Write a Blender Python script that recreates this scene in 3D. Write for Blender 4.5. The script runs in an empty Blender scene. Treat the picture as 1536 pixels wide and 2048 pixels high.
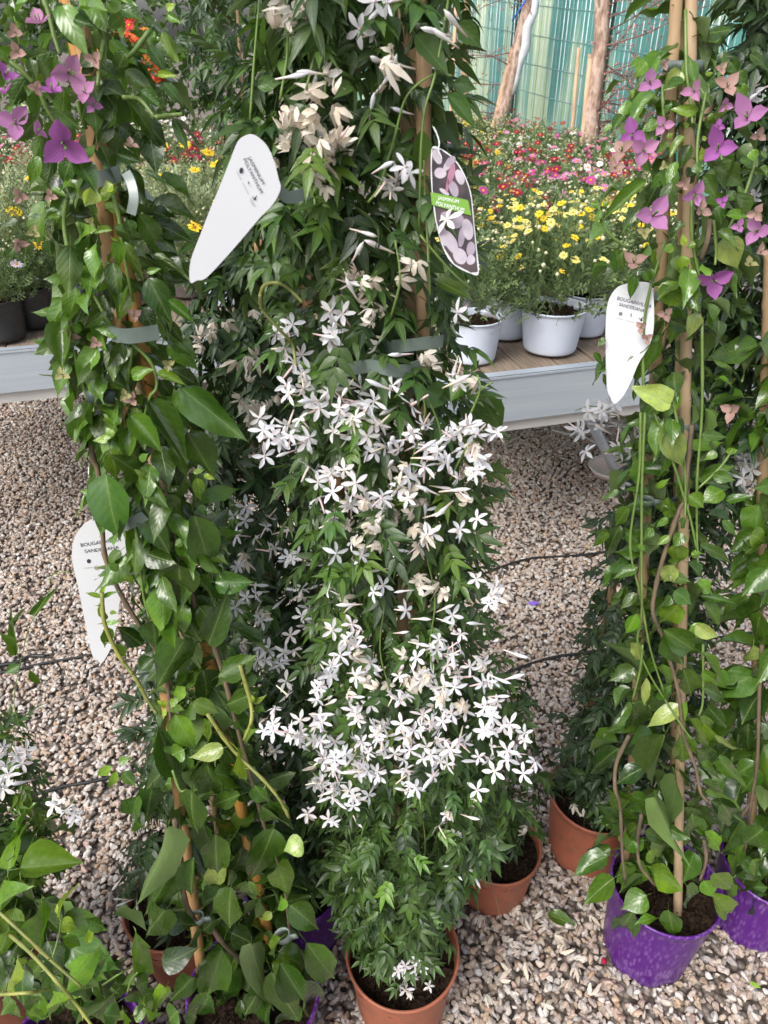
import bpy, bmesh, math, random
import numpy as np
from mathutils import Vector, Matrix, noise

random.seed(7)
rng = np.random.default_rng(7)
sc = bpy.context.scene
COL = sc.collection
R = math.radians

# ------------------------------------------------------------------ camera, sky, sun, exposure
CAM_H, PITCH, FPX = 1.62, R(33.0), 1479.0
cam = bpy.data.cameras.new('camera'); cam_o = bpy.data.objects.new('camera', cam); COL.objects.link(cam_o)
cam_o.location = (0, 0, CAM_H); cam_o.rotation_euler = (R(90) - PITCH, 0, 0)
cam.sensor_fit = 'VERTICAL'; cam.sensor_height = 36.0; cam.lens = 36.0 * FPX / 2048.0
cam.clip_start = 0.02; cam.clip_end = 200
cam.dof.use_dof = True; cam.dof.focus_distance = 1.05; cam.dof.aperture_fstop = 15.0
sc.camera = cam_o

SUN_EL, SUN_AZ = R(48), R(222)          # azimuth from +Y clockwise: behind the camera and to its left
world = bpy.data.worlds.new('World'); sc.world = world; world.use_nodes = True
wn = world.node_tree.nodes; wl = world.node_tree.links
for n in list(wn): wn.remove(n)
sky = wn.new('ShaderNodeTexSky'); sky.sky_type = 'NISHITA'; sky.sun_disc = False
sky.sun_elevation = SUN_EL; sky.sun_rotation = SUN_AZ; sky.air_density = 1.0; sky.dust_density = 4.0; sky.ozone_density = 1.0
hs = wn.new('ShaderNodeHueSaturation'); hs.inputs['Saturation'].default_value = 0.46
bg = wn.new('ShaderNodeBackground'); bg.inputs['Strength'].default_value = 0.15
wo = wn.new('ShaderNodeOutputWorld')
wl.new(sky.outputs[0], hs.inputs['Color']); wl.new(hs.outputs[0], bg.inputs[0]); wl.new(bg.outputs[0], wo.inputs[0])
sun = bpy.data.lights.new('sun', 'SUN'); sun.energy = 1.5; sun.angle = R(28); sun.color = (1.0, 0.98, 0.955)
sun_o = bpy.data.objects.new('sun', sun); COL.objects.link(sun_o)
sd = Vector((math.sin(SUN_AZ) * math.cos(SUN_EL), math.cos(SUN_AZ) * math.cos(SUN_EL), math.sin(SUN_EL)))
sun_o.rotation_euler = sd.to_track_quat('Z', 'Y').to_euler()
sc.view_settings.view_transform = 'Standard'; sc.view_settings.look = 'None'
sc.view_settings.exposure = 0.74; sc.view_settings.gamma = 1.0
sc.render.engine = 'CYCLES'
sc.cycles.use_denoising = True
sc.cycles.max_bounces = 6; sc.cycles.diffuse_bounces = 3; sc.cycles.glossy_bounces = 2; sc.cycles.transmission_bounces = 4
sc.cycles.transparent_max_bounces = 6; sc.cycles.caustics_reflective = False; sc.cycles.caustics_refractive = False

# ------------------------------------------------------------------ placing: a sight line meets a depth or a height
CP, SP = math.cos(PITCH), math.sin(PITCH)
CAM = Vector((0, 0, CAM_H))
def sight(px, py):
    u = (px - 768) / FPX; v = (1024 - py) / FPX
    return Vector((u, CP + v * SP, -SP + v * CP))
def at_y(px, py, Y):
    d = sight(px, py); return CAM + d * (Y / d.y)
def at_z(px, py, Z):
    d = sight(px, py); return CAM + d * ((Z - CAM_H) / d.z)
def mpp(p):                              # metres per photo pixel at a point
    return (p.y * CP - (p.z - CAM_H) * SP) / FPX

# ------------------------------------------------------------------ materials
MAT = {}
def mat(name):
    m = bpy.data.materials.new(name); m.use_nodes = True
    nt = m.node_tree
    for n in list(nt.nodes): nt.nodes.remove(n)
    MAT[name] = m
    return m, nt
def N(nt, t, **kw):
    n = nt.nodes.new(t)
    for k, v in kw.items():
        if k in ('operation', 'blend_type', 'data_type', 'feature', 'noise_dimensions', 'interpolation_type', 'wave_type', 'bands_direction', 'distance', 'use_clamp', 'clamp', 'wave_profile'): setattr(n, k, v)
        else: n.inputs[k].default_value = v
    return n
def L(nt, a, b): nt.links.new(a, b)
def principled(nt, rough=0.5, spec=0.5, **kw):
    p = N(nt, 'ShaderNodeBsdfPrincipled'); p.inputs['Roughness'].default_value = rough
    p.inputs['Specular IOR Level'].default_value = spec
    for k, v in kw.items(): p.inputs[k].default_value = v
    return p
def out(nt, s):
    o = N(nt, 'ShaderNodeOutputMaterial'); L(nt, s, o.inputs['Surface']); return o
def ramp(nt, fac, stops, interp='LINEAR'):
    r = nt.nodes.new('ShaderNodeValToRGB'); r.color_ramp.interpolation = interp
    e = r.color_ramp.elements
    while len(e) < len(stops): e.new(0.5)
    for el, (p, c) in zip(e, stops): el.position = p; el.color = (*c, 1)
    if fac is not None: L(nt, fac, r.inputs['Fac'])
    return r.outputs['Color']
def mixc(nt, a, b, fac, blend='MIX'):
    m = nt.nodes.new('ShaderNodeMix'); m.data_type = 'RGBA'; m.blend_type = blend
    for s, v in ((m.inputs[0], fac), (m.inputs[6], a), (m.inputs[7], b)):
        if hasattr(v, 'is_output'): L(nt, v, s)
        elif isinstance(v, (int, float)): s.default_value = v
        else: s.default_value = (*v, 1) if len(v) == 3 else v
    return m.outputs[2]
def math_(nt, op, a, b=None, c=None):
    m = nt.nodes.new('ShaderNodeMath'); m.operation = op
    for i, v in enumerate((a, b, c)):
        if v is None: continue
        if hasattr(v, 'is_output'): L(nt, v, m.inputs[i])
        else: m.inputs[i].default_value = v
    return m.outputs[0]
def bump(nt, h, strength=0.3, dist=0.01):
    b = nt.nodes.new('ShaderNodeBump'); b.inputs['Strength'].default_value = strength; b.inputs['Distance'].default_value = dist
    L(nt, h, b.inputs['Height']); return b.outputs[0]
def objcoord(nt): return nt.nodes.new('ShaderNodeTexCoord').outputs['Object']
def nz(nt, vec, scale, detail=3, rough=0.55):
    n = nt.nodes.new('ShaderNodeTexNoise'); n.inputs['Scale'].default_value = scale
    n.inputs['Detail'].default_value = detail; n.inputs['Roughness'].default_value = rough
    if vec is not None: L(nt, vec, n.inputs['Vector'])
    return n.outputs['Fac']

def leaf_material(name, tint=None, island=False, rough=0.27, veins=7.0, transl=0.22, back=(0.17, 0.24, 0.09), spread=0.5, vein_gain=1.0, coat=0.35):
    m, nt = mat(name)
    oi = nt.nodes.new('ShaderNodeObjectInfo')
    geo = nt.nodes.new('ShaderNodeNewGeometry')
    rnd = geo.outputs['Random Per Island'] if island else oi.outputs['Random']
    col = oi.outputs['Color'] if tint is None else None
    if col is None:
        col = ramp(nt, rnd, tint)
    hsv = nt.nodes.new('ShaderNodeHueSaturation'); L(nt, col, hsv.inputs['Color'])
    r2 = math_(nt, 'FRACT', math_(nt, 'MULTIPLY', rnd, 7.31))
    L(nt, math_(nt, 'MULTIPLY_ADD', r2, spread, 1.0 - spread * 0.5), hsv.inputs['Value'])
    L(nt, math_(nt, 'MULTIPLY_ADD', rnd, 0.025, 0.48), hsv.inputs['Hue']); hsv.inputs['Saturation'].default_value = 1.06
    uv = nt.nodes.new('ShaderNodeUVMap'); sep = nt.nodes.new('ShaderNodeSeparateXYZ'); L(nt, uv.outputs[0], sep.inputs[0])
    au = math_(nt, 'ABSOLUTE', math_(nt, 'SUBTRACT', sep.outputs['X'], 0.5))
    mid = math_(nt, 'SMOOTH_MIN', 1.0, math_(nt, 'DIVIDE', 0.006, math_(nt, 'ADD', au, 0.004)), 0.1)
    w = math_(nt, 'FRACT', math_(nt, 'SUBTRACT', math_(nt, 'MULTIPLY', sep.outputs['Y'], veins), math_(nt, 'MULTIPLY', au, veins * 0.75)))
    lat = math_(nt, 'ABSOLUTE', math_(nt, 'SUBTRACT', w, 0.5))            # 0 at a side vein
    latm = math_(nt, 'MULTIPLY', math_(nt, 'SUBTRACT', 1.0, math_(nt, 'SMOOTH_MIN', 1.0, math_(nt, 'MULTIPLY', lat, 14.0), 0.1)), 0.10 * vein_gain)
    v = math_(nt, 'MAXIMUM', math_(nt, 'MULTIPLY', mid, 0.7 * vein_gain), latm)
    tc = objcoord(nt)
    blot = nz(nt, tc, 6.0 if not island else 60.0, 3)
    c2 = mixc(nt, hsv.outputs[0], mixc(nt, hsv.outputs[0], (1.5, 1.25, 0.6), 1.0, 'MULTIPLY'), ramp(nt, blot, [(0.35, (0, 0, 0)), (0.75, (1, 1, 1))]))
    spot = math_(nt, 'GREATER_THAN', nz(nt, tc, 5.0 if not island else 50.0, 4, 0.7), 0.70)
    c2 = mixc(nt, c2, (0.30, 0.27, 0.08), math_(nt, 'MULTIPLY', spot, 0.5))
    c3 = mixc(nt, c2, (0.26, 0.36, 0.12), v)
    c4 = mixc(nt, c3, mixc(nt, c3, back, 0.55), geo.outputs['Backfacing'])
    p = principled(nt, rough, 0.55)
    L(nt, c4, p.inputs['Base Color'])
    p.inputs['Coat Weight'].default_value = coat; p.inputs['Coat Roughness'].default_value = 0.22
    rr = math_(nt, 'MULTIPLY_ADD', blot, 0.25, rough - 0.12)
    L(nt, math_(nt, 'ADD', rr, math_(nt, 'MULTIPLY', geo.outputs['Backfacing'], 0.25)), p.inputs['Roughness'])
    hgt = math_(nt, 'ADD', math_(nt, 'MULTIPLY', lat, 0.28 * vein_gain), math_(nt, 'MULTIPLY', mid, -0.6))
    hgt = math_(nt, 'ADD', hgt, math_(nt, 'MULTIPLY', nz(nt, tc, 3.2 if not island else 45.0, 2), 1.6))
    L(nt, bump(nt, hgt, 0.4, 0.0022), p.inputs['Normal'])
    t = N(nt, 'ShaderNodeBsdfTranslucent'); L(nt, mixc(nt, c3, (1.6, 1.75, 0.7), 1.0, 'MULTIPLY'), t.inputs['Color'])
    ms = nt.nodes.new('ShaderNodeMixShader'); ms.inputs[0].default_value = transl
    L(nt, p.outputs[0], ms.inputs[1]); L(nt, t.outputs[0], ms.inputs[2]); out(nt, ms.outputs[0])
    return m

BL = leaf_material('bougainvillea_leaf')
BLM = leaf_material('bougainvillea_leaf_mass', [(0, (0.028, 0.070, 0.015)), (0.6, (0.060, 0.14, 0.022)), (1, (0.10, 0.2, 0.04))], True)
JL = leaf_material('jasmine_leaf', rough=0.42, veins=5.0, vein_gain=0.5, coat=0.06)
JLM = leaf_material('jasmine_leaf_mass', [(0, (0.024, 0.058, 0.018)), (0.75, (0.045, 0.10, 0.026)), (1, (0.07, 0.14, 0.03))], True, rough=0.42, veins=5.0, vein_gain=0.5, coat=0.06)
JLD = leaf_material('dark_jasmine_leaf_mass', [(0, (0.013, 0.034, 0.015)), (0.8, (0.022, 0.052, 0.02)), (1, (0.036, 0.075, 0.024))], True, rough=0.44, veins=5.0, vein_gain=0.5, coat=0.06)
MGF = leaf_material('daisy_foliage', [(0, (0.05, 0.095, 0.05)), (0.6, (0.09, 0.15, 0.08)), (1, (0.16, 0.23, 0.12))], True, rough=0.6, veins=2.0, vein_gain=0.2, transl=0.1, coat=0.0)
SLF = leaf_material('silver_foliage', [(0, (0.15, 0.20, 0.14)), (0.6, (0.25, 0.31, 0.23)), (1, (0.36, 0.41, 0.31))], True, rough=0.6, veins=2.0, vein_gain=0.2, transl=0.05, coat=0.0)

def petal_material(name, col=None, transl=0.3, rough=0.5, wear=None):
    m, nt = mat(name)
    oi = nt.nodes.new('ShaderNodeObjectInfo')
    tc = objcoord(nt)
    if col is None: c = oi.outputs['Color']
    else:
        c = ramp(nt, oi.outputs['Random'], col)
    if wear: c = mixc(nt, c, wear, math_(nt, 'MULTIPLY', math_(nt, 'POWER', nz(nt, tc, 1.4, 3), 3.0), 1.6))
    uv = nt.nodes.new('ShaderNodeUVMap'); sep = nt.nodes.new('ShaderNodeSeparateXYZ'); L(nt, uv.outputs[0], sep.inputs[0])
    ln = nt.nodes.new('ShaderNodeTexWave'); ln.inputs['Scale'].default_value = 3.0; ln.inputs['Distortion'].default_value = 2.0
    L(nt, uv.outputs[0], ln.inputs['Vector'])
    c = mixc(nt, c, mixc(nt, c, (0.78, 0.74, 0.8), 1.0, 'MULTIPLY'), math_(nt, 'MULTIPLY', ln.outputs['Fac'], 0.3))
    p = principled(nt, rough, 0.3); L(nt, c, p.inputs['Base Color'])
    L(nt, bump(nt, ln.outputs['Fac'], 0.2, 0.001), p.inputs['Normal'])
    t = N(nt, 'ShaderNodeBsdfTranslucent'); L(nt, c, t.inputs['Color'])
    ms = nt.nodes.new('ShaderNodeMixShader'); ms.inputs[0].default_value = transl
    L(nt, p.outputs[0], ms.inputs[1]); L(nt, t.outputs[0], ms.inputs[2]); out(nt, ms.outputs[0])
    return m
PETAL = petal_material('white_petal', [(0, (0.78, 0.79, 0.83)), (0.5, (0.84, 0.84, 0.85)), (0.85, (0.82, 0.80, 0.76)), (1, (0.80, 0.72, 0.76))])
WILT = petal_material('withered_petal', [(0, (0.86, 0.83, 0.74)), (0.5, (0.84, 0.79, 0.66)), (1, (0.86, 0.85, 0.80))], wear=(0.60, 0.42, 0.22))
TUBE = petal_material('flower_tube', [(0, (0.80, 0.72, 0.66)), (0.5, (0.76, 0.55, 0.56)), (1, (0.74, 0.70, 0.52))], transl=0.15)
BRACT = petal_material('bract', None, transl=0.35, rough=0.55)
DAISY = petal_material('daisy_petal', None, transl=0.2, rough=0.55)

def simple(name, color, rough=0.5, spec=0.5, var=0.15, scale=20.0, metal=0.0, bumpk=0.0, stretch=None, color2=None):
    m, nt = mat(name)
    tc = objcoord(nt); v = tc
    if stretch:
        mp = nt.nodes.new('ShaderNodeMapping'); mp.inputs['Scale'].default_value = stretch; L(nt, tc, mp.inputs[0]); v = mp.outputs[0]
    n = nz(nt, v, scale, 4)
    c2 = color2 or tuple(min(1, x * (1 - var * 2)) for x in color)
    p = principled(nt, rough, spec); p.inputs['Metallic'].default_value = metal
    L(nt, mixc(nt, color, c2, ramp(nt, n, [(0.35, (0, 0, 0)), (0.65, (1, 1, 1))])), p.inputs['Base Color'])
    L(nt, math_(nt, 'MULTIPLY_ADD', n, 0.25, rough - 0.12), p.inputs['Roughness'])
    if bumpk: L(nt, bump(nt, n, bumpk, 0.004), p.inputs['Normal'])
    out(nt, p.outputs[0]); return m
GSTEM = simple('green_stem', (0.16, 0.24, 0.055), 0.45, var=0.2, scale=40, color2=(0.10, 0.17, 0.035))
YSTEM = simple('yellow_green_stem', (0.30, 0.30, 0.07), 0.5, var=0.2, scale=45, color2=(0.16, 0.19, 0.05), bumpk=0.2)
BSTEM = simple('woody_stem', (0.20, 0.14, 0.085), 0.8, var=0.25, scale=60, bumpk=0.6, stretch=(1, 1, 0.15), color2=(0.10, 0.075, 0.05))
SOIL = simple('soil', (0.040, 0.024, 0.015), 0.95, 0.15, var=0.3, scale=160, bumpk=1.0, color2=(0.010, 0.007, 0.005))
CLIP = simple('grey_green_plastic', (0.17, 0.22, 0.19), 0.38, var=0.12, scale=15)
CLIPD = simple('dark_green_plastic', (0.06, 0.09, 0.08), 0.4, var=0.12, scale=15)
TAPE = simple('pale_plastic_tape', (0.30, 0.35, 0.33), 0.3, var=0.12, scale=30)
STRING = simple('white_string', (0.75, 0.75, 0.74), 0.7, var=0.05)
BLACKP = simple('black_plastic', (0.018, 0.018, 0.02), 0.42, var=0.2, scale=25, color2=(0.035, 0.033, 0.03))
WHITEP = simple('white_pot_plastic', (0.68, 0.73, 0.84), 0.45, var=0.06, scale=12, color2=(0.60, 0.65, 0.76))
BROWNP = simple('brown_grey_pot_plastic', (0.20, 0.17, 0.16), 0.5, var=0.2, scale=14)
LILACP = simple('violet_pot_plastic', (0.22, 0.13, 0.45), 0.45, var=0.1)
ALU = simple('brushed_aluminium', (0.54, 0.60, 0.65), 0.46, var=0.07, scale=10, metal=0.45, stretch=(0.2, 3, 5), color2=(0.47, 0.53, 0.59))
ALU2 = simple('aluminium_underside', (0.60, 0.58, 0.55), 0.5, var=0.06, scale=10, metal=0.2)
WOOD = simple('weathered_wood', (0.30, 0.235, 0.175), 0.85, 0.2, var=0.25, scale=9, stretch=(14, 1.2, 6), bumpk=0.35, color2=(0.17, 0.13, 0.10))
HOSE = simple('black_hose_rubber', (0.014, 0.014, 0.015), 0.5, var=0.1)
TAGW = simple('white_tag_card', (0.66, 0.67, 0.69), 0.42, var=0.02, scale=8)
INK = simple('dark_print', (0.035, 0.03, 0.04), 0.5, var=0.02)
INKG = simple('grey_print', (0.48, 0.47, 0.49), 0.5, var=0.02)
PGREEN = simple('green_print', (0.16, 0.33, 0.04), 0.4, var=0.03)
PDARK = simple('dark_photo_print', (0.035, 0.028, 0.03), 0.35, var=0.3, scale=40, color2=(0.10, 0.07, 0.07))
PPET = simple('pale_photo_print', (0.48, 0.43, 0.47), 0.35, var=0.06, scale=60, color2=(0.36, 0.31, 0.36))
PPET2 = simple('grey_photo_print', (0.36, 0.31, 0.36), 0.35, var=0.06, scale=60, color2=(0.27, 0.22, 0.27))
PPINK = simple('pink_photo_print', (0.36, 0.17, 0.24), 0.35, var=0.1, scale=60)
PWHITE = simple('white_print', (0.85, 0.86, 0.84), 0.4, var=0.02)
DISC = simple('daisy_disc', (0.75, 0.36, 0.03), 0.8, var=0.2, scale=300, bumpk=0.5)
BUDM = simple('pale_bud', (0.60, 0.58, 0.36), 0.6, var=0.15)
POSTM = simple('green_post_paint', (0.012, 0.085, 0.06), 0.45, var=0.15)
WIREM = simple('galvanised_green_wire', (0.22, 0.36, 0.36), 0.35, var=0.15, metal=0.3)
WIREL = simple('highlit_zinc_wire', (0.72, 0.80, 0.84), 0.35, var=0.06, metal=0.2)  # paler copy of the wire, with its highlights put into the colour
STAKE = simple('pine_stake', (0.55, 0.38, 0.24), 0.8, var=0.2, scale=16, stretch=(4, 4, 0.4), color2=(0.38, 0.24, 0.15))
WRAP = simple('white_tree_wrap', (0.72, 0.74, 0.78), 0.7, var=0.08, scale=30, bumpk=0.4)
TWIG = simple('red_twig', (0.28, 0.13, 0.11), 0.8, var=0.2, scale=40)
BLOOM = simple('pink_bud', (0.58, 0.26, 0.24), 0.6, var=0.2)
ORANGE = simple('orange_red_petal', (0.80, 0.13, 0.04), 0.5, var=0.1, color2=(0.85, 0.30, 0.06))
PINKTRAY = simple('pinkish_dish_plastic', (0.66, 0.53, 0.47), 0.5, var=0.06)
STEEL = simple('painted_grey_steel', (0.50, 0.54, 0.60), 0.4, var=0.06, metal=0.3)
PURPET = simple('fallen_violet_petal', (0.30, 0.16, 0.72), 0.5, var=0.1)
REDBUD = simple('fallen_crimson_bud', (0.42, 0.02, 0.05), 0.5, var=0.2)

def cane_material():
    m, nt = mat('bamboo_cane'); oi = nt.nodes.new('ShaderNodeObjectInfo'); tc = objcoord(nt)
    mp = nt.nodes.new('ShaderNodeMapping'); mp.inputs['Scale'].default_value = (30, 30, 2.5); L(nt, tc, mp.inputs[0])
    n = nz(nt, mp.outputs[0], 2.0, 4)
    n2 = nz(nt, tc, 9.0, 3)
    c = mixc(nt, oi.outputs['Color'], mixc(nt, oi.outputs['Color'], (0.62, 0.52, 0.42), 1.0, 'MULTIPLY'), n)
    c = mixc(nt, c, (0.33, 0.22, 0.13), math_(nt, 'MULTIPLY', math_(nt, 'POWER', n2, 3.0), 2.0))
    p = principled(nt, 0.42, 0.45); L(nt, c, p.inputs['Base Color']); L(nt, bump(nt, n, 0.2, 0.002), p.inputs['Normal']); out(nt, p.outputs[0]); return m
CANE = cane_material()

def terracotta():
    m, nt = mat('terracotta_plastic'); tc = objcoord(nt)
    n = nz(nt, tc, 14, 4); n2 = nz(nt, tc, 120, 2)
    c = mixc(nt, (0.40, 0.125, 0.07), (0.33, 0.095, 0.052), n)
    dirt = math_(nt, 'MULTIPLY', math_(nt, 'POWER', nz(nt, tc, 30, 5, 0.7), 4.0), 4.0)
    c = mixc(nt, c, (0.16, 0.085, 0.05), math_(nt, 'MINIMUM', dirt, 0.6))
    p = principled(nt, 0.5, 0.4); L(nt, c, p.inputs['Base Color']); L(nt, bump(nt, n2, 0.08, 0.002), p.inputs['Normal']); out(nt, p.outputs[0]); return m
TERRA = terracotta()
def purple():
    m, nt = mat('purple_plastic'); tc = objcoord(nt)
    mp = nt.nodes.new('ShaderNodeMapping'); mp.inputs['Scale'].default_value = (1, 1, 0.26); L(nt, tc, mp.inputs[0])
    vo = nt.nodes.new('ShaderNodeTexVoronoi'); vo.inputs['Scale'].default_value = 190; vo.inputs['Randomness'].default_value = 1.0; L(nt, mp.outputs[0], vo.inputs['Vector'])
    fl = ramp(nt, vo.outputs['Distance'], [(0.34, (1, 1, 1)), (0.62, (0, 0, 0))])
    sepc = nt.nodes.new('ShaderNodeSeparateColor'); L(nt, vo.outputs['Color'], sepc.inputs[0])
    sel = math_(nt, 'MULTIPLY', math_(nt, 'GREATER_THAN', sepc.outputs[0], 0.3), math_(nt, 'ADD', sepc.outputs[1], 0.3))
    patch = ramp(nt, nz(nt, tc, 9, 3), [(0.3, (0.25, 0.25, 0.25)), (0.6, (1, 1, 1))])
    sz = nt.nodes.new('ShaderNodeSeparateXYZ'); L(nt, tc, sz.inputs[0])
    low = math_(nt, 'LESS_THAN', sz.outputs[2], 0.3)
    f = math_(nt, 'MULTIPLY', math_(nt, 'MULTIPLY', math_(nt, 'MULTIPLY', fl, sel), patch), math_(nt, 'MULTIPLY', low, 0.55))
    base = mixc(nt, (0.092, 0.012, 0.195), (0.066, 0.008, 0.145), nz(nt, tc, 10, 3))
    p = principled(nt, 0.32, 0.5); L(nt, mixc(nt, base, (0.26, 0.14, 0.38), f), p.inputs['Base Color']); out(nt, p.outputs[0]); return m
PURPLE = purple()

def gravel_mats():
    m, nt = mat('gravel_stone'); oi = nt.nodes.new('ShaderNodeObjectInfo'); tc = objcoord(nt)
    c = ramp(nt, oi.outputs['Random'], [(0, (0.538, 0.450, 0.363)), (0.14, (0.398, 0.304, 0.222)), (0.26, (0.608, 0.550, 0.491)), (0.38, (0.386, 0.287, 0.234)), (0.5, (0.655, 0.632, 0.597)),
        (0.62, (0.491, 0.404, 0.351)), (0.74, (0.363, 0.333, 0.316)), (0.84, (0.725, 0.702, 0.667)), (0.93, (0.468, 0.328, 0.211)), (1, (0.503, 0.374, 0.328))])
    n = nz(nt, tc, 1.6, 5, 0.65)
    c = mixc(nt, c, mixc(nt, c, (0.62, 0.55, 0.5), 1.0, 'MULTIPLY'), ramp(nt, n, [(0.42, (0, 0, 0)), (0.66, (1, 1, 1))]))
    p = principled(nt, 0.62, 0.35); L(nt, c, p.inputs['Base Color']); L(nt, bump(nt, nz(nt, tc, 7, 3), 0.25, 0.1), p.inputs['Normal']); out(nt, p.outputs[0])
    m2, nt = mat('gravel_ground'); tc = objcoord(nt)
    vo = nt.nodes.new('ShaderNodeTexVoronoi'); vo.inputs['Scale'].default_value = 75; L(nt, tc, vo.inputs['Vector'])
    sepc = nt.nodes.new('ShaderNodeSeparateColor'); L(nt, vo.outputs['Color'], sepc.inputs[0])
    c = ramp(nt, sepc.outputs[0], [(0, (0.16, 0.13, 0.105)), (0.5, (0.28, 0.235, 0.20)), (1, (0.36, 0.32, 0.29))])
    c = mixc(nt, c, (0.07, 0.055, 0.045), ramp(nt, vo.outputs['Distance'], [(0.35, (0, 0, 0)), (0.75, (1, 1, 1))]))
    p = principled(nt, 0.8, 0.2); L(nt, c, p.inputs['Base Color'])
    L(nt, bump(nt, math_(nt, 'SUBTRACT', 1.0, vo.outputs['Distance']), 0.8, 0.01), p.inputs['Normal']); out(nt, p.outputs[0])
    return m, m2
STONE, GROUND = gravel_mats()

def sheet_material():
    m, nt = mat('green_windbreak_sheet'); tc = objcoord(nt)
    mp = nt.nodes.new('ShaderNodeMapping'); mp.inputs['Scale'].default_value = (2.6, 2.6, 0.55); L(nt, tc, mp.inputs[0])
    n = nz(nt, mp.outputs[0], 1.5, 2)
    c = mixc(nt, (0.16, 0.44, 0.40), (0.64, 0.76, 0.54), ramp(nt, n, [(0.46, (0, 0, 0)), (0.62, (1, 1, 1))]))  # pale patches: sun-lit greenery showing through, put into the sheet's colour
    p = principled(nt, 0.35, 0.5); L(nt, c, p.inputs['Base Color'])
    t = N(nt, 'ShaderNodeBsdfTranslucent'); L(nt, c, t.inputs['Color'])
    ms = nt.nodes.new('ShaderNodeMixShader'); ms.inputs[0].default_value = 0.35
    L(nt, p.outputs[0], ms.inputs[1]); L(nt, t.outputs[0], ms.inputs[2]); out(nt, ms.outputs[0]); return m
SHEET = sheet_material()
def bark_material():
    m, nt = mat('pale_flaking_bark'); tc = objcoord(nt)
    mp = nt.nodes.new('ShaderNodeMapping'); mp.inputs['Scale'].default_value = (1, 1, 0.3); L(nt, tc, mp.inputs[0])
    n = nz(nt, mp.outputs[0], 22, 5, 0.65)
    c = ramp(nt, n, [(0.32, (0.09, 0.06, 0.05)), (0.45, (0.38, 0.25, 0.19)), (0.55, (0.58, 0.44, 0.36)), (0.66, (0.22, 0.15, 0.12))])
    p = principled(nt, 0.85, 0.2); L(nt, c, p.inputs['Base Color']); L(nt, bump(nt, n, 0.6, 0.01), p.inputs['Normal']); out(nt, p.outputs[0]); return m
BARK = bark_material()

# ------------------------------------------------------------------ mesh and object helpers
def mesh_from(name, V, F, mats, UV=None, MI=None, smooth=True):
    me = bpy.data.meshes.new(name); me.from_pydata([tuple(v) for v in V], [], F)
    for m in (mats if isinstance(mats, (list, tuple)) else [mats]): me.materials.append(m)
    if MI is not None: me.polygons.foreach_set('material_index', MI)
    if smooth: me.polygons.foreach_set('use_smooth', [True] * len(me.polygons))
    if UV is not None:
        ul = me.uv_layers.new(name='UVMap'); li = np.empty(len(me.loops), dtype=np.int32); me.loops.foreach_get('vertex_index', li)
        ul.data.foreach_set('uv', np.asarray(UV, dtype=np.float32)[li].ravel())
    me.update(); return me
class MB:
    def __init__(s): s.V = []; s.F = []; s.UV = []; s.MI = []
    def add(s, V, F, UV=None, mi=0):
        o = len(s.V); s.V += [tuple(v) for v in V]; s.F += [tuple(i + o for i in f) for f in F]
        s.UV += list(UV) if UV is not None else [(0.3, 0.3)] * len(V); s.MI += [mi] * len(F); return s
    def xf(s, M, other, mi=None):
        o = len(s.V); s.V += [tuple(M @ Vector(v)) for v in other.V]; s.F += [tuple(i + o for i in f) for f in other.F]
        s.UV += other.UV; s.MI += other.MI if mi is None else [mi] * len(other.F); return s
    def mesh(s, name, mats, smooth=True): return mesh_from(name, s.V, s.F, mats, s.UV, s.MI, smooth)
def obj(name, me, parent=None, M=None, color=None, kind=None):
    o = bpy.data.objects.new(name, me); COL.objects.link(o)
    if parent is not None:
        o.parent = parent; off = Matrix.Translation(-parent.location)
        o.matrix_basis = off @ M if M is not None else off
    elif M is not None: o.matrix_basis = M
    if color: o.color = (*color, 1)
    if kind: o['kind'] = kind
    return o
def tag(o, label, cat, group=None, kind=None):
    o['label'] = label; o['category'] = cat
    if group: o['group'] = group
    if kind: o['kind'] = kind
    return o
def thing(name, label, cat, loc, group=None):
    o = bpy.data.objects.new(name, None); COL.objects.link(o); o.location = loc; o.empty_display_size = 0.05
    return tag(o, label, cat, group)
def spline(pts, n=4):
    pts = [Vector(p) for p in pts]
    if len(pts) < 3: return pts
    P = [2 * pts[0] - pts[1]] + pts + [2 * pts[-1] - pts[-2]]; o = []
    for i in range(1, len(P) - 2):
        a, b, c, d = P[i - 1:i + 3]
        for k in range(n):
            t = k / n; o.append(0.5 * ((2 * b) + (c - a) * t + (2 * a - 5 * b + 4 * c - d) * t * t + (3 * b - a - 3 * c + d) * t ** 3))
    o.append(pts[-1]); return o
def tube(mb, pts, r, sides=7, mi=0, cap=True):
    pts = [Vector(p) for p in pts]; n = len(pts); V = []; F = []
    rs = r if isinstance(r, (list, tuple)) else [r] * n
    up = Vector((0.31, 0.83, 0.47))
    for i, p in enumerate(pts):
        t = (pts[min(i + 1, n - 1)] - pts[max(i - 1, 0)]).normalized()
        a = t.cross(up); a = a.normalized() if a.length > 1e-4 else t.orthogonal().normalized()
        b = t.cross(a); up = -t.cross(a).cross(t).cross(t) if False else up
        for k in range(sides):
            q = 2 * math.pi * k / sides; V.append(p + (a * math.cos(q) + b * math.sin(q)) * rs[i])
    for i in range(n - 1):
        for k in range(sides):
            k2 = (k + 1) % sides; F.append((i * sides + k, i * sides + k2, (i + 1) * sides + k2, (i + 1) * sides + k))
    if cap: F.append(tuple(range(sides - 1, -1, -1))); F.append(tuple((n - 1) * sides + k for k in range(sides)))
    return mb.add(V, F, None, mi)
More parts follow.
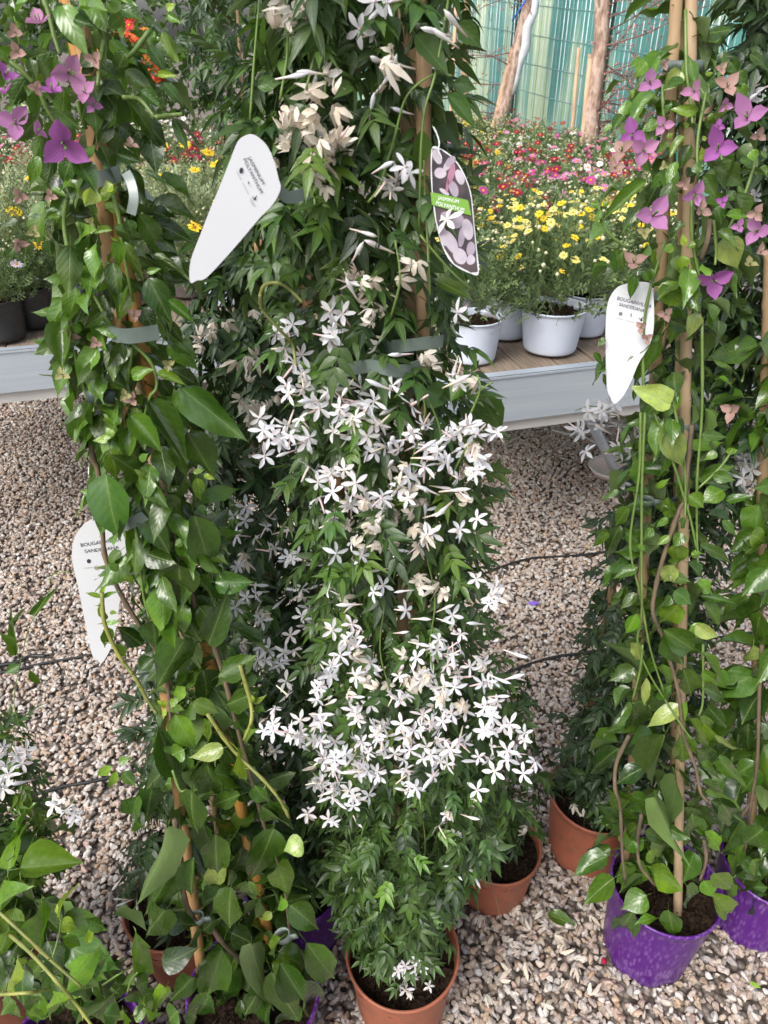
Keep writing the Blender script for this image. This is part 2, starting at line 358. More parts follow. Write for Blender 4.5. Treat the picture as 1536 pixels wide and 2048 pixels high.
def box(mb, a, b, mi=0, bev=0.0):
    x0, y0, z0 = a; x1, y1, z1 = b
    V = [(x0, y0, z0), (x1, y0, z0), (x1, y1, z0), (x0, y1, z0), (x0, y0, z1), (x1, y0, z1), (x1, y1, z1), (x0, y1, z1)]
    return mb.add(V, [(3, 2, 1, 0), (4, 5, 6, 7), (0, 1, 5, 4), (1, 2, 6, 5), (2, 3, 7, 6), (3, 0, 4, 7)], None, mi)
def lathe(mb, prof, sides=48, mi=0):
    V = []; F = []; n = len(prof)
    for r, z in prof:
        for k in range(sides):
            q = 2 * math.pi * k / sides; V.append((r * math.cos(q), r * math.sin(q), z))
    for i in range(n - 1):
        for k in range(sides):
            k2 = (k + 1) % sides; F.append((i * sides + k, i * sides + k2, (i + 1) * sides + k2, (i + 1) * sides + k))
    return mb.add(V, F, None, mi)
def frame(y, zhint):                     # rotation whose Y runs along y and whose Z is as close to zhint as it can be
    y = y.normalized(); x = y.cross(zhint)
    x = x.normalized() if x.length > 1e-5 else y.orthogonal().normalized()
    z = x.cross(y).normalized(); return Matrix((x, y, z)).transposed()
def rv(s=1.0): return Vector((random.gauss(0, s), random.gauss(0, s), random.gauss(0, s)))

def joined(name, items, mats, parent=None, kind='stuff'):
    """items: list of (MB, Matrix). One mesh, built with numpy."""
    cache = {}; Vs = []; Fs = []; US = []; MI = []; off = 0
    for mb, M in items:
        k = id(mb)
        if k not in cache:
            T = []; mi = []
            for f, q in zip(mb.F, mb.MI):
                for j in range(1, len(f) - 1): T.append((f[0], f[j], f[j + 1])); mi.append(q)
            cache[k] = (np.array(mb.V, dtype=np.float64), np.array(T, dtype=np.int32), np.array(mb.UV, dtype=np.float32), np.array(mi, dtype=np.int32))
        v, t, u, mi = cache[k]; A = np.array(M)
        Vs.append(v @ A[:3, :3].T + A[:3, 3]); Fs.append(t + off); US.append(u); MI.append(mi); off += len(v)
    V = np.concatenate(Vs); T = np.concatenate(Fs); U = np.concatenate(US); MI = np.concatenate(MI)
    me = bpy.data.meshes.new(name); me.vertices.add(len(V)); me.vertices.foreach_set('co', V.astype(np.float32).ravel())
    me.loops.add(T.size); me.loops.foreach_set('vertex_index', T.ravel()); me.polygons.add(len(T))
    me.polygons.foreach_set('loop_start', np.arange(0, T.size, 3, dtype=np.int32)); me.polygons.foreach_set('loop_total', np.full(len(T), 3, dtype=np.int32))
    for m in (mats if isinstance(mats, (list, tuple)) else [mats]): me.materials.append(m)
    me.polygons.foreach_set('material_index', MI)
    ul = me.uv_layers.new(name='UVMap'); ul.data.foreach_set('uv', U[T.ravel()].ravel())
    me.update(calc_edges=True); me.polygons.foreach_set('use_smooth', np.ones(len(T), dtype=bool)); me.validate()
    return obj(name, me, parent, None, kind=kind)

# ------------------------------------------------------------------ leaf, flower and bud shapes
OV = [(0, 0.02), (0.05, 0.24), (0.16, 0.43), (0.32, 0.5), (0.48, 0.465), (0.63, 0.355), (0.76, 0.205), (0.86, 0.09), (0.93, 0.035), (1.0, 0.0)]
LA = [(0, 0.03), (0.1, 0.28), (0.28, 0.49), (0.5, 0.44), (0.72, 0.25), (0.88, 0.09), (1.0, 0.0)]
def blade(mb, prof, fold, droop, twist, wave, petiole=0.0, cols=5, org=(0, 0, 0), L_=1.0, W_=1.0, ang=0.0, seed=0, mi=0, tiltz=0.0):
    V = []; UV = []; F = []; us = [-1 + 2 * k / (cols - 1) for k in range(cols)]
    ca, sa = math.cos(ang), math.sin(ang)
    def put(x, y, z):
        x, y = x * ca + y * sa, -x * sa + y * ca
        return (org[0] + x, org[1] + y, org[2] + z)
    for i, (v, w) in enumerate(prof):
        for u in us:
            x = u * w * W_; y = v * L_
            z = fold * (0.45 * abs(u) + 0.55 * u * u) * w * W_ - droop * v * v * L_ + twist * u * w * W_ * (v - 0.3) + wave * W_ * math.sin(v * 11 + u * 2.1 + seed) * abs(u) * (0.3 + w) + tiltz * y
            V.append(put(x, y, z)); UV.append((0.5 + u * w, v))
    for i in range(len(prof) - 1):
        for k in range(cols - 1):
            a = i * cols + k; F.append((a, a + 1, a + cols + 1, a + cols))
    mb.add(V, F, UV, mi)
    if petiole:
        r = 0.014
        tube(mb, [put(0, -petiole, -petiole * 0.25), put(0, -petiole * 0.5, -petiole * 0.06), put(0, 0.02, 0)], r, 3, mi, False)
    return mb
def ov_leaf(i):
    rd = random.Random(i * 13 + 5)
    return blade(MB(), OV, rd.uniform(-0.3, 0.8), rd.uniform(-0.1, 0.55), rd.uniform(-0.9, 0.9), rd.uniform(0.05, 0.14), 0.2, 5, seed=rd.uniform(0, 6))
BLEAVES = [ov_leaf(i) for i in range(12)]
BMESH = [mb.mesh('leaf', BL) for mb in BLEAVES]
def lance(i):
    rd = random.Random(i * 7 + 3)
    return blade(MB(), LA, rd.uniform(0.2, 0.6), rd.uniform(0.0, 0.4), rd.uniform(-0.5, 0.5), rd.uniform(0.0, 0.05), 0.12, 5, seed=rd.uniform(0, 6))
LANCE = [lance(i) for i in range(6)]
LMESH = [mb.mesh('leaf', JL) for mb in LANCE]
def pinnate(i):
    rd = random.Random(i * 31 + 1); mb = MB(); n = rd.choice((2, 3, 3))
    dr = rd.uniform(0.15, 0.45)
    zc = lambda y: -dr * y * y
    tube(mb, [(0, y, zc(y)) for y in (0, 0.25, 0.5, 0.62)], 0.009, 3, 0, False)
    blade(mb, LA, rd.uniform(0.2, 0.5), 0.25, rd.uniform(-0.3, 0.3), 0.02, 0, 3, (0, 0.58, zc(0.58)), 0.44, 0.165, 0, 0, 0, -dr * 1.1)
    for k in range(n):
        y = 0.52 - k * 0.38 / n + rd.uniform(-0.02, 0.02); l = (0.42 - k * 0.07) * rd.uniform(0.9, 1.1)
        for s in (-1, 1):
            blade(mb, LA, rd.uniform(0.15, 0.5), rd.uniform(0.1, 0.5), rd.uniform(-0.4, 0.4), 0.02, 0, 3, (0, y, zc(y)), l, 0.15 * rd.uniform(0.85, 1.15), s * rd.uniform(0.75, 1.1), 0, 0, rd.uniform(-0.5, 0.1))
    return mb
PINN = [pinnate(i) for i in range(10)]
PMESH = [mb.mesh('leaf', JL) for mb in PINN]

PET = [(0, 0.1), (0.25, 0.32), (0.5, 0.5), (0.75, 0.4), (0.92, 0.2), (1.0, 0.0)]
def flower(i, wilt=False):               # star of five petals on a slender tube, 1 unit = one petal
    rd = random.Random(i * 11 + 2); mb = MB()
    ph = rd.uniform(0, 6)
    for k in range(5):
        sub = MB(); blade(sub, PET, rd.uniform(0.1, 0.5), (rd.uniform(-0.05, 0.35) if not wilt else rd.uniform(0.2, 1.5)), rd.uniform(-0.5, 0.5) * (4 if wilt else 1), 0.04 if not wilt else 0.3, 0, 3, (0, 0.05, 0), (1.0 if not wilt else 0.8) * rd.uniform(0.82, 1.06), 0.37 if not wilt else 0.5, 0, rd.uniform(0, 6), 0, rd.uniform(-0.35, 0.4) if not wilt else rd.uniform(-1.5, 0.5))
        mb.xf(Matrix.Rotation(ph + k * 2 * math.pi / 5 + rd.uniform(-0.12, 0.12), 4, 'Z'), sub)
    b = rd.uniform(-0.3, 0.3)
    tube(mb, [(0, 0, 0.02), (b * 0.2, 0, -0.45), (b * 0.6, 0, -0.85), (b, 0, -1.25)], [0.11, 0.08, 0.075, 0.06], 5, 1)
    return mb
FL = [flower(i) for i in range(7)]; WF = [flower(i + 50, True) for i in range(6)]
FMESH = [m.mesh('flower', [PETAL, TUBE]) for m in FL]; WMESH = [m.mesh('withered_flower', [WILT, TUBE]) for m in WF]
def bud(i):
    rd = random.Random(i); mb = MB(); b = rd.uniform(-0.25, 0.25)
    tube(mb, [(0, 0, -1.3), (b * .4, 0, -0.8), (b * .7, 0, -0.4), (b, 0, 0.1), (b * 1.1, 0, 0.5), (b * 1.15, 0, 0.9)], [0.05, 0.07, 0.09, 0.17, 0.15, 0.01], 6, 0)
    mb.MI = [1 if k < 6 * 2 else 0 for k in range(len(mb.F))]
    return mb
BUDS = [bud(i) for i in range(4)]; BUDMESH = [m.mesh('bud', [PETAL, TUBE]) for m in BUDS]
def bract(i):                            # three papery pointed bracts
    rd = random.Random(i * 5 + 1); mb = MB(); ph = rd.uniform(0, 6)
    for k in range(3):
        sub = MB(); blade(sub, [(0, 0.12), (0.2, 0.42), (0.4, 0.5), (0.6, 0.41), (0.8, 0.2), (1, 0)], rd.uniform(0.3, 0.8), rd.uniform(-0.5, 0.1), rd.uniform(-.4, .4), 0.05, 0, 5, (0, 0.02, 0), rd.uniform(0.9, 1.05), 0.8, 0, rd.uniform(0, 6), 0, rd.uniform(0.1, 0.7))
        mb.xf(Matrix.Rotation(ph + k * 2.094 + rd.uniform(-0.2, 0.2), 4, 'Z'), sub)
    for k in range(3):
        a = rd.uniform(0, 6); tube(mb, [(0, 0, 0), (0.1 * math.cos(a), 0.1 * math.sin(a), 0.3), (0.13 * math.cos(a), 0.13 * math.sin(a), 0.52)], [0.03, 0.035, 0.05], 4, 1)
    tube(mb, [(0, 0, 0.02), (0, 0.05, -0.5)], 0.025, 4, 1)
    return mb
BRM = [bract(i).mesh('bract', [BRACT, GSTEM]) for i in range(6)]
def daisy(i, n=15, w=0.3):
    rd = random.Random(i); mb = MB()
    for k in range(n):
        a = 2 * math.pi * k / n + rd.uniform(-.08, .08); c, s = math.cos(a), math.sin(a); l = rd.uniform(.88, 1.03); h = w * 0.5
        z = rd.uniform(-0.05, 0.22)
        V = [(0.2 * c + h * .5 * s, 0.2 * s - h * .5 * c, 0), (0.2 * c - h * .5 * s, 0.2 * s + h * .5 * c, 0), (.65 * c - h * s, .65 * s + h * c, z), (.65 * c + h * s, .65 * s - h * c, z), (l * c, l * s, z * 0.8 - .04)]
        mb.add(V, [(0, 3, 2, 1), (3, 4, 2)], [(0, 0), (1, 0), (1, .6), (0, .6), (.5, 1)])
    lathe(mb, [(0.24, -0.03), (0.24, 0.08), (0.16, 0.15), (0.001, 0.18)], 8, 1)
    tube(mb, [(0, 0, 0), (0.1, 0.05, -1.2), (0.1, 0.1, -2.8)], 0.05, 4, 2, False)
    return mb
DMB = [daisy(i) for i in range(4)]
DMESH = [m.mesh('flower_head', [DAISY, DISC, GSTEM]) for m in DMB]

# ------------------------------------------------------------------ pots, canes, clips
def pot_mesh(name, r, h, m, taper=0.8, sides=56, feet=True):
    mb = MB(); rb = r * taper
    prof = [(0.001, 0.004), (rb * 0.9, 0.004), (rb * 0.97, 0.0), (rb, 0.005)]
    for k in range(1, 11): t = k / 10; prof.append((rb + (r * 0.978 - rb) * t, 0.005 + (h * 0.95 - 0.005) * t))
    prof += [(r * 0.984, h * 0.953), (r * 1.008, h * 0.957), (r * 1.018, h * 0.968), (r * 1.02, h * 0.988), (r * 1.008, h), (r * 0.978, h * 0.999), (r * 0.962, h * 0.985), (r * 0.95, h * 0.93), (r * 0.9, h * 0.6), (r * 0.86, h * 0.5)]
    lathe(mb, prof, sides)
    V = mb.V
    if feet and r > 0.1:
        for i, (x, y, z) in enumerate(V):
            a = math.atan2(y, x); q = math.hypot(x, y)
            if z < 0.02 * h / 0.2 and q > rb * 0.95 and (a * 8 / (2 * math.pi)) % 1.0 < 0.3: V[i] = (x * 0.975, y * 0.975, z + 0.005)
    return mb.mesh(name, m)
def soil_mesh(r, seed=0):
    mb = MB(); V = []; F = []; n = 10; s = 28
    V.append((0, 0, 0.006))
    for i in range(1, n + 1):
        for k in range(s):
            q = 2 * math.pi * k / s; x = r * i / n * math.cos(q); y = r * i / n * math.sin(q)
            V.append((x, y, 0.02 * noise.noise(Vector((x * 40, y * 40, seed))) + 0.006 * noise.noise(Vector((x * 120, y * 120, seed)))))
    for k in range(s): F.append((0, 1 + k, 1 + (k + 1) % s))
    for i in range(n - 1):
        for k in range(s): a = 1 + i * s; F.append((a + k, a + s + k, a + s + (k + 1) % s, a + (k + 1) % s))
    mb.add(V, F); rd = random.Random(seed)
    for _ in range(420):
        a = rd.uniform(0, 6.28); q = r * 0.95 * math.sqrt(rd.random()); e = rd.uniform(0.0025, 0.0075); c = Vector((q * math.cos(a), q * math.sin(a), 0.006)); M = [Vector((rd.gauss(0, 1), rd.gauss(0, 1), rd.gauss(0, 0.7))).normalized() * e * rd.uniform(.7, 1.2) for _ in range(4)]
        mb.add([c + m for m in M], [(0, 1, 2), (0, 2, 3), (0, 3, 1), (1, 3, 2)])
    return mb.mesh('soil', SOIL, False)
POTS = {}
def pot(parent, c, r, h, m, taper=0.8):
    k = (round(r, 3), round(h, 3), m.name, taper)
    if k not in POTS: POTS[k] = (pot_mesh('pot', r, h, m, taper), soil_mesh(r * 0.955, len(POTS)))
    obj('pot', POTS[k][0], parent, Matrix.Translation((c.x, c.y, 0.006 + c.z)) @ Matrix.Rotation(random.uniform(0, 6), 4, 'Z'))
    obj('soil', POTS[k][1], parent, Matrix.Translation((c.x, c.y, c.z + h * 0.86)) @ Matrix.Rotation(random.uniform(0, 6), 4, 'Z'))
CANE_TAN = (0.56, 0.40, 0.24); CANE_OR = (0.78, 0.38, 0.08); CANE_PALE = (0.62, 0.48, 0.31)
def cane(parent, a, b, r=0.0075, color=CANE_TAN):
    a, b = Vector(a), Vector(b); d = b - a; n = max(6, int(d.length / 0.012)); pts = []; rs = []; nodes = [random.uniform(0.03, 0.12)]
    while nodes[-1] < d.length: nodes.append(nodes[-1] + random.uniform(0.13, 0.22))
    for i in range(n + 1):
        t = i / n; s = t * d.length; k = min(abs(s - q) for q in nodes)
        pts.append(d * t); rs.append(r * (1.08 - 0.2 * t) * (1.0 + (0.16 if k < 0.007 else (-0.06 if k < 0.02 else 0))))
    mb = MB(); tube(mb, pts, rs, 10)
    o = obj('cane', mb.mesh('cane', CANE), parent, Matrix.Translation(a), color); return o
def stem(parent, pts, r, m, name='stem', thorns=False, sides=6, taper=0.75):
    r *= {'green_stem': 0.62, 'woody_stem': 0.78, 'yellow_green_stem': 0.72}.get(m.name, 1.0)
    p = spline(pts, 5); n = len(p); mb = MB(); o = p[0].copy()
    tube(mb, [q - o for q in p], [r * (1 - (1 - taper) * i / n) * (1.25 if i % 7 == 3 else 1.0) for i in range(n)], sides)
    if thorns:
        for i in range(2, n - 2, 3):
            q = p[i] - o; dv = (rv(1).normalized() + Vector((0, -0.5, 0.3))).normalized() * r * 3.6
            tube(mb, [q, q + dv * 0.6, q + dv], [r * 0.5, r * 0.25, r * 0.03], 4)
    return obj(name, mb.mesh(name, m), parent, Matrix.Translation(o))
def clip(parent, c, axis, r=0.013, h=0.012, m=None, tail=True):
    r *= 0.72; h *= 0.85
    mb = MB(); V = []; F = []; s = 18
    for z in (-h / 2, h / 2):
        for q in (r, r - 0.0012):
            for k in range(s): a = 2 * math.pi * k / s; V.append((q * math.cos(a) * 1.25, q * math.sin(a), z))
    for k in range(s):
        k2 = (k + 1) % s; F += [(k, k2, 2 * s + k2, 2 * s + k), (s + k2, s + k, 3 * s + k, 3 * s + k2), (2 * s + k, 2 * s + k2, 3 * s + k2, 3 * s + k), (k2, k, s + k, s + k2)]
    mb.add(V, F)
    if tail: box(mb, (r * 1.1, -r * 0.4, -h / 2), (r * 1.1 + 0.012, -r * 0.4 + 0.0015, h / 2))
    q = Vector((0, 0, 1)).rotation_difference(Vector(axis).normalized()).to_matrix().to_4x4()
    return obj('clip', mb.mesh('clip', m or CLIP), parent, Matrix.Translation(c) @ q)
def strap(parent, pts, width, m=TAPE, name='tie_tape', up=Vector((0, 0, 1))):
    p = spline(pts, 9); V = []; F = []; o = p[0].copy()
    for i, q in enumerate(p):
        t = (p[min(i + 1, len(p) - 1)] - p[max(i - 1, 0)]).normalized(); s = (up - t * up.dot(t)).normalized(); nn = t.cross(s) * 0.0006
        for a, b in ((-1, -1), (1, -1), (1, 1), (-1, 1)): V.append(q - o + s * a * width / 2 + nn * b)
    for i in range(len(p) - 1):
        for k in range(4): F.append((i * 4 + k, i * 4 + (k + 1) % 4, i * 4 + 4 + (k + 1) % 4, i * 4 + 4 + k))
    F += [(3, 2, 1, 0), tuple(len(V) - 4 + k for k in range(4))]
    return obj(name, MB().add(V, F).mesh(name, m, False), parent, Matrix.Translation(o))

# ------------------------------------------------------------------ a climbing plant's body: rows of (photo y, left x, right x) at a depth
class Body:
    def __init__(s, rows, ytop, ybot):
        s.rows = rows; s.y0, s.y1 = rows[0][0], rows[-1][0]; s.ytop, s.ybot = ytop, ybot
        s.c = []; s.r = []
        for py, a, b in rows:
            Y = s.depth(py); c = at_y((a + b) / 2, py, Y); s.c.append(c); s.r.append((b - a) / 2 * mpp(c))
        s.acc = [0]
        for a, b in zip(s.c, s.c[1:]): s.acc.append(s.acc[-1] + (b - a).length)
    def depth(s, py):
        t = min(1, max(0, (py - s.y0) / (s.y1 - s.y0))); return s.ytop + (s.ybot - s.ytop) * t
    def row(s, py):
        rs = s.rows
        if py <= rs[0][0]: return s.r[0]
        for i in range(len(rs) - 1):
            if py <= rs[i + 1][0]:
                t = (py - rs[i][0]) / (rs[i + 1][0] - rs[i][0]); return s.r[i] * (1 - t) + s.r[i + 1] * t
        return s.r[-1]
    def on(s, px, py, k=0.8):
        return at_y(px, py, s.depth(py) - k * s.row(py))
    def axis(s, t):
        d = t * s.acc[-1]
        for i in range(len(s.acc) - 1):
            if d <= s.acc[i + 1]:
                f = (d - s.acc[i]) / max(1e-6, s.acc[i + 1] - s.acc[i]); return s.c[i].lerp(s.c[i + 1], f), s.r[i] * (1 - f) + s.r[i + 1] * f
        return s.c[-1], s.r[-1]

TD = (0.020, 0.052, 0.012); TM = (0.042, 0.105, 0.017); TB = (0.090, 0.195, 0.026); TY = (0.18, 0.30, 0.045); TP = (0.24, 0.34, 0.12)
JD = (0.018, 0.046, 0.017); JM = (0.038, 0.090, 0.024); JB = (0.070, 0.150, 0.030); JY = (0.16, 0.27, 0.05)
def jit(c, k=0.16): f = 1 + random.uniform(-k, k); return tuple(x * f for x in c)
def to_cam(p): return (CAM - p).normalized()
def leaf_at(parent, base, tip, w, tint, meshes=BMESH, upk=0.45, jitter=0.3):
    d = tip - base; ln = d.length
    nrm = to_cam(base) + Vector((0, 0, upk)) + rv(jitter)
    A = frame(d, nrm).to_4x4(); S = Matrix.Diagonal((w, ln, (w + ln) * 0.5, 1))
    return obj('leaf', random.choice(meshes), parent, Matrix.Translation(base) @ A @ S, jit(tint))
def hero_leaves(parent, body, lst, ox, oy, s, meshes=BMESH, kr=(0.45, 1.0), tints=None, g=1.0):
    for e in lst:
        bx, by, tx, ty, w = e[:5]; tn = e[5] if len(e) > 5 else None
        k = random.uniform(*kr)
        if tn is TD or tn is JD: k -= 0.35
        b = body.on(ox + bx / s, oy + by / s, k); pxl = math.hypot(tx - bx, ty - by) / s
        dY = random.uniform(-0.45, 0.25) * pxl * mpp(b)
        t = at_y(ox + tx / s, oy + ty / s, b.y + dY)
        t = b + (t - b) * 1.12 * g
        leaf_at(parent, b, t, w / s * mpp(b) * 1.1 * g, tn or random.choice(tints or (TM, TM, TM, TD, TB)), meshes)
def random_leaf(body, kr, size, asp, droop=0.5, t=None, th=None):
    t = random.random() if t is None else t; c, r = body.axis(t); th = random.uniform(0, 2 * math.pi) if th is None else th
    o = Vector((math.cos(th), math.sin(th), 0)); k = random.uniform(*kr)
    b = c + o * r * k + rv(0.006)
    d = (o * random.uniform(0.3, 1.0) + Vector((0, 0, -droop + random.gauss(0, 0.45))) + rv(0.3)).normalized()
    nrm = Vector((0, 0, 0.8)) + o * 0.5 + rv(0.3); ln = size * random.uniform(0.7, 1.25)
    A = frame(d, nrm).to_4x4(); S = Matrix.Diagonal((ln * asp, ln, ln, 1))
    return Matrix.Translation(b) @ A @ S, o, k
def leaf_mass(parent, body, n, size, mbs, meshes, massmat, tints, kr=(0.25, 1.0), asp=1.0, droop=0.5, limit=300, weight=None, persp=False, taper=None, back=False):
    items = []
    for _ in range(n):
        t = random.random()
        if weight: t = weight(t)
        sz_ = size * (min(1.3, max(0.6, mpp(body.axis(t)[0]) * FPX / 1.0)) if persp else 1.0) * (taper[0] + (taper[1] - taper[0]) * t if taper else 1.0)
        M, o, k = random_leaf(body, kr, sz_, asp, droop, t, random.uniform(0.1, 3.04) if back else None)
        items.append((-(o.y) + 0.8 * k + random.uniform(0, 0.3), M))
    items.sort(key=lambda q: -q[0])
    for q, M in items[:limit]:
        obj('leaf', random.choice(meshes), parent, M, jit(random.choice(tints), 0.2))
    rest = [(random.choice(mbs), Matrix.Translation(-parent.location) @ M) for q, M in items[limit:]]
    if rest:
        o = joined('foliage', rest, massmat, None); o.parent = parent
def flowers(parent, body, lst, size=0.0122, kk=(0.85, 1.3)):
    for e in lst:
        px, py, n, sp, kind = e
        for _ in range(n):
            a = random.uniform(0, 6.28); q = sp * 1.45 * math.sqrt(random.random())
            x, y = px + q * math.cos(a), py + q * math.sin(a)
            p = body.on(x, y, random.uniform(*kk))
            d = (to_cam(p) * 0.8 + Vector((0, 0, 0.25)) + rv(0.62)).normalized()
            s = size * random.uniform(0.8, 1.2) * (0.85 if kind == 'w' else 1.0); kd = kind
            if kd == 'f' and random.random() < 0.12: kd = 'b'
            if kd == 'b':
                d = (Vector((random.gauss(0, 0.7), -0.3, random.uniform(-0.2, 0.9)))).normalized(); s *= 1.0
            A = Vector((0, 0, 1)).rotation_difference(d).to_matrix().to_4x4() @ Matrix.Rotation(random.uniform(0, 6.28), 4, 'Z')
            me, nm = {'f': (random.choice(FMESH), 'flower'), 'w': (random.choice(WMESH), 'withered_flower'), 'b': (random.choice(BUDMESH), 'bud')}[kd]
            obj(nm, me, parent, Matrix.Translation(p) @ A @ Matrix.Diagonal((s, s, s, 1)))
            if kd == 'f' and sp < 5: pass
BC = {'d': (0.44, 0.14, 0.44), 'p': (0.50, 0.23, 0.40), 'f': (0.46, 0.29, 0.25), 'g': (0.38, 0.36, 0.16), 'm': (0.50, 0.22, 0.45)}
def bracts(parent, body, lst, ox, oy, s):
    for x, y, w, k in lst:
        p = body.on(ox + x / s, oy + y / s, random.uniform(0.85, 1.15)); d = (to_cam(p) + Vector((0, 0, 0.3)) + rv(0.4)).normalized()
        q = w / s * mpp(p) * 0.62
        A = Vector((0, 0, 1)).rotation_difference(d).to_matrix().to_4x4() @ Matrix.Rotation(random.uniform(0, 6.28), 4, 'Z')
        obj('bract', random.choice(BRM), parent, Matrix.Translation(p) @ A @ Matrix.Diagonal((q, q, q, 1)), jit(BC[k], 0.12))
def stems(parent, body, lst, r, m, k=0.75, thorns=False, name='stem'):
    for pl in lst:
        stem(parent, [body.on(x, y, k + random.uniform(-0.08, 0.08)) for x, y in pl], r, m, name, thorns)

# ================================================================== THE SETTING
def ground():
    mb = MB(); s = 80
    mb.add([(-s, -s, 0), (s, -s, 0), (s, s, 0), (-s, s, 0)], [(0, 1, 2, 3)])
    g = obj('gravel_ground', mb.mesh('gravel_ground', GROUND, False)); g['kind'] = 'structure'
    g['label'] = 'packed ground under the loose gravel'
    # loose stones
    pc = bpy.data.collections.new('pebbles')
    for i in range(9):
        bm = bmesh.new(); bmesh.ops.create_icosphere(bm, subdivisions=2, radius=1.0)
        rd = random.Random(i); planes = [(Vector((rd.gauss(0, 1), rd.gauss(0, 1), rd.gauss(0, 1))).normalized(), rd.uniform(0.45, 0.72)) for _ in range(11)]
        for v in bm.verts:
            for n_, d in planes:
                k = v.co.dot(n_)
                if k > d: v.co -= n_ * (k - d)
            v.co *= 1 + 0.1 * noise.noise(v.co * 1.7 + Vector((i * 9, 0, 0)))
            v.co.x *= rd.uniform(1.0, 1.02) * (1.05 + 0.1 * (i % 4)); v.co.z *= 0.58 + 0.05 * (i % 5); v.co.y *= 0.85
        me = bpy.data.meshes.new('pebble'); bm.to_mesh(me); bm.free(); me.materials.append(STONE)
        me.polygons.foreach_set('use_smooth', [i % 3 == 0] * len(me.polygons))
        pc.objects.link(bpy.data.objects.new('pebble', me))
    mb = MB(); mb.add([(-2.0, 0.2, 0.004), (2.3, 0.2, 0.004), (2.3, 3.9, 0.004), (-2.0, 3.9, 0.004)], [(0, 1, 2, 3)])
    o = obj('gravel', mb.mesh('gravel', GROUND, False), kind='stuff')
    o['label'] = 'loose beige, grey and pink gravel covering the ground'; o['category'] = 'gravel'
    ng = bpy.data.node_groups.new('scatter_gravel', 'GeometryNodeTree')
    ng.interface.new_socket('Geometry', in_out='INPUT', socket_type='NodeSocketGeometry'); ng.interface.new_socket('Geometry', in_out='OUTPUT', socket_type='NodeSocketGeometry')
    n = ng.nodes; l = ng.links
    gi = n.new('NodeGroupInput'); go = n.new('NodeGroupOutput')
    ds = n.new('GeometryNodeDistributePointsOnFaces'); ds.inputs['Density'].default_value = 9500.0
    ci = n.new('GeometryNodeCollectionInfo'); ci.inputs['Collection'].default_value = pc; ci.inputs['Separate Children'].default_value = True; ci.inputs['Reset Children'].default_value = True
    ip = n.new('GeometryNodeInstanceOnPoints'); ip.inputs['Pick Instance'].default_value = True
    rr = n.new('FunctionNodeRandomValue'); rr.data_type = 'FLOAT_VECTOR'; rr.inputs[0].default_value = (-0.5, -0.5, 0); rr.inputs[1].default_value = (0.5, 0.5, 6.283)
    rs = n.new('FunctionNodeRandomValue'); rs.data_type = 'FLOAT'; rs.inputs[2].default_value = 0.005; rs.inputs[3].default_value = 0.012; rs.inputs['Seed'].default_value = 4
    rp = n.new('FunctionNodeRandomValue'); rp.data_type = 'FLOAT_VECTOR'; rp.inputs[0].default_value = (0, 0, 0.0); rp.inputs[1].default_value = (0, 0, 0.013); rp.inputs['Seed'].default_value = 9
    sp = n.new('GeometryNodeSetPosition')
    l.new(gi.outputs[0], ds.inputs['Mesh']); l.new(ds.outputs['Points'], sp.inputs['Geometry']); l.new(rp.outputs[0], sp.inputs['Offset'])
    l.new(sp.outputs[0], ip.inputs['Points']); l.new(ci.outputs[0], ip.inputs['Instance']); l.new(rr.outputs[0], ip.inputs['Rotation']); l.new(rs.outputs[1], ip.inputs['Scale'])
    l.new(ip.outputs[0], go.inputs[0])
    md = o.modifiers.new('scatter', 'NODES'); md.node_group = ng
ground()

# ------------------------------------------------------------------ benches
YAW = R(15.5); BU = Vector((math.cos(YAW), math.sin(YAW), 0)); BV = Vector((-math.sin(YAW), math.cos(YAW), 0)); BZ = 0.80
def bench(label, corner, length, depth, rail_h, legs, brace=None, plank=True):
    t = thing('plant_bench', label, 'bench', (corner.x, corner.y, 0), 'plant benches')
    Rz = Matrix.Translation((corner.x, corner.y, 0)) @ Matrix.Rotation(YAW, 4, 'Z')
    def part(name, mb, m, smooth=False): return obj(name, mb.mesh(name, m, smooth), t, Rz)
    mb = MB(); box(mb, (0, -0.004, BZ - rail_h), (length, 0, BZ)); box(mb, (0, -0.008, BZ - 0.006), (length, 0.03, BZ)); part('rail', mb, ALU)
    mb = MB(); box(mb, (0, 0.012, BZ - rail_h - 0.04), (length, 0.06, BZ - rail_h - 0.006)); part('lower_rail', mb, ALU2)
    mb = MB(); box(mb, (0, depth, BZ - rail_h), (length, depth + 0.004, BZ)); part('rear_rail', mb, ALU)
    if plank:
        w = 0.118; n = int(length / w); ms = []
        for k in range(3):
            mb = MB(); box(mb, (0.003, 0.034, -0.03), (w - 0.004, depth - 0.004, -0.006 + 0.0015 * k)); ms.append(mb.mesh('plank', WOOD, False))
        for i in range(n): obj('plank', random.choice(ms), t, Rz @ Matrix.Translation((i * w, 0, BZ + random.uniform(-0.002, 0.002))))
    for lx, ly in legs:
        mb = MB(); box(mb, (lx, ly, 0), (lx + 0.045, ly + 0.045, BZ - 0.04)); part('leg', mb, STEEL)
    return t
cl = at_z(0, 702, BZ) - BU * 0.7
cr = at_z(930, 760, BZ) - BU * 0.16
BL_L = bench('aluminium edged wooden bench carrying the black pots', cl, 2.35, 1.3, 0.135, [(0.1, 0.9), (2.2, 0.9)])
bench('aluminium edged wooden bench carrying the white pots', cr, 1.75, 1.3, 0.145, [(0.1, 1.1)])
bench('rear bench under the massed daisies', cr + BV * 1.36, 2.6, 3.4, 0.145, [(0.1, 2.9), (2.4, 2.9)], plank=False)
bench('rear bench under the silvery plants', cl + BV * 1.36, 2.9, 3.4, 0.135, [(0.1, 2.9), (2.7, 2.9)], plank=False)
for c, ln in ((cr + BV * 1.36, 2.6), (cl + BV * 1.36, 2.9)):
    pass
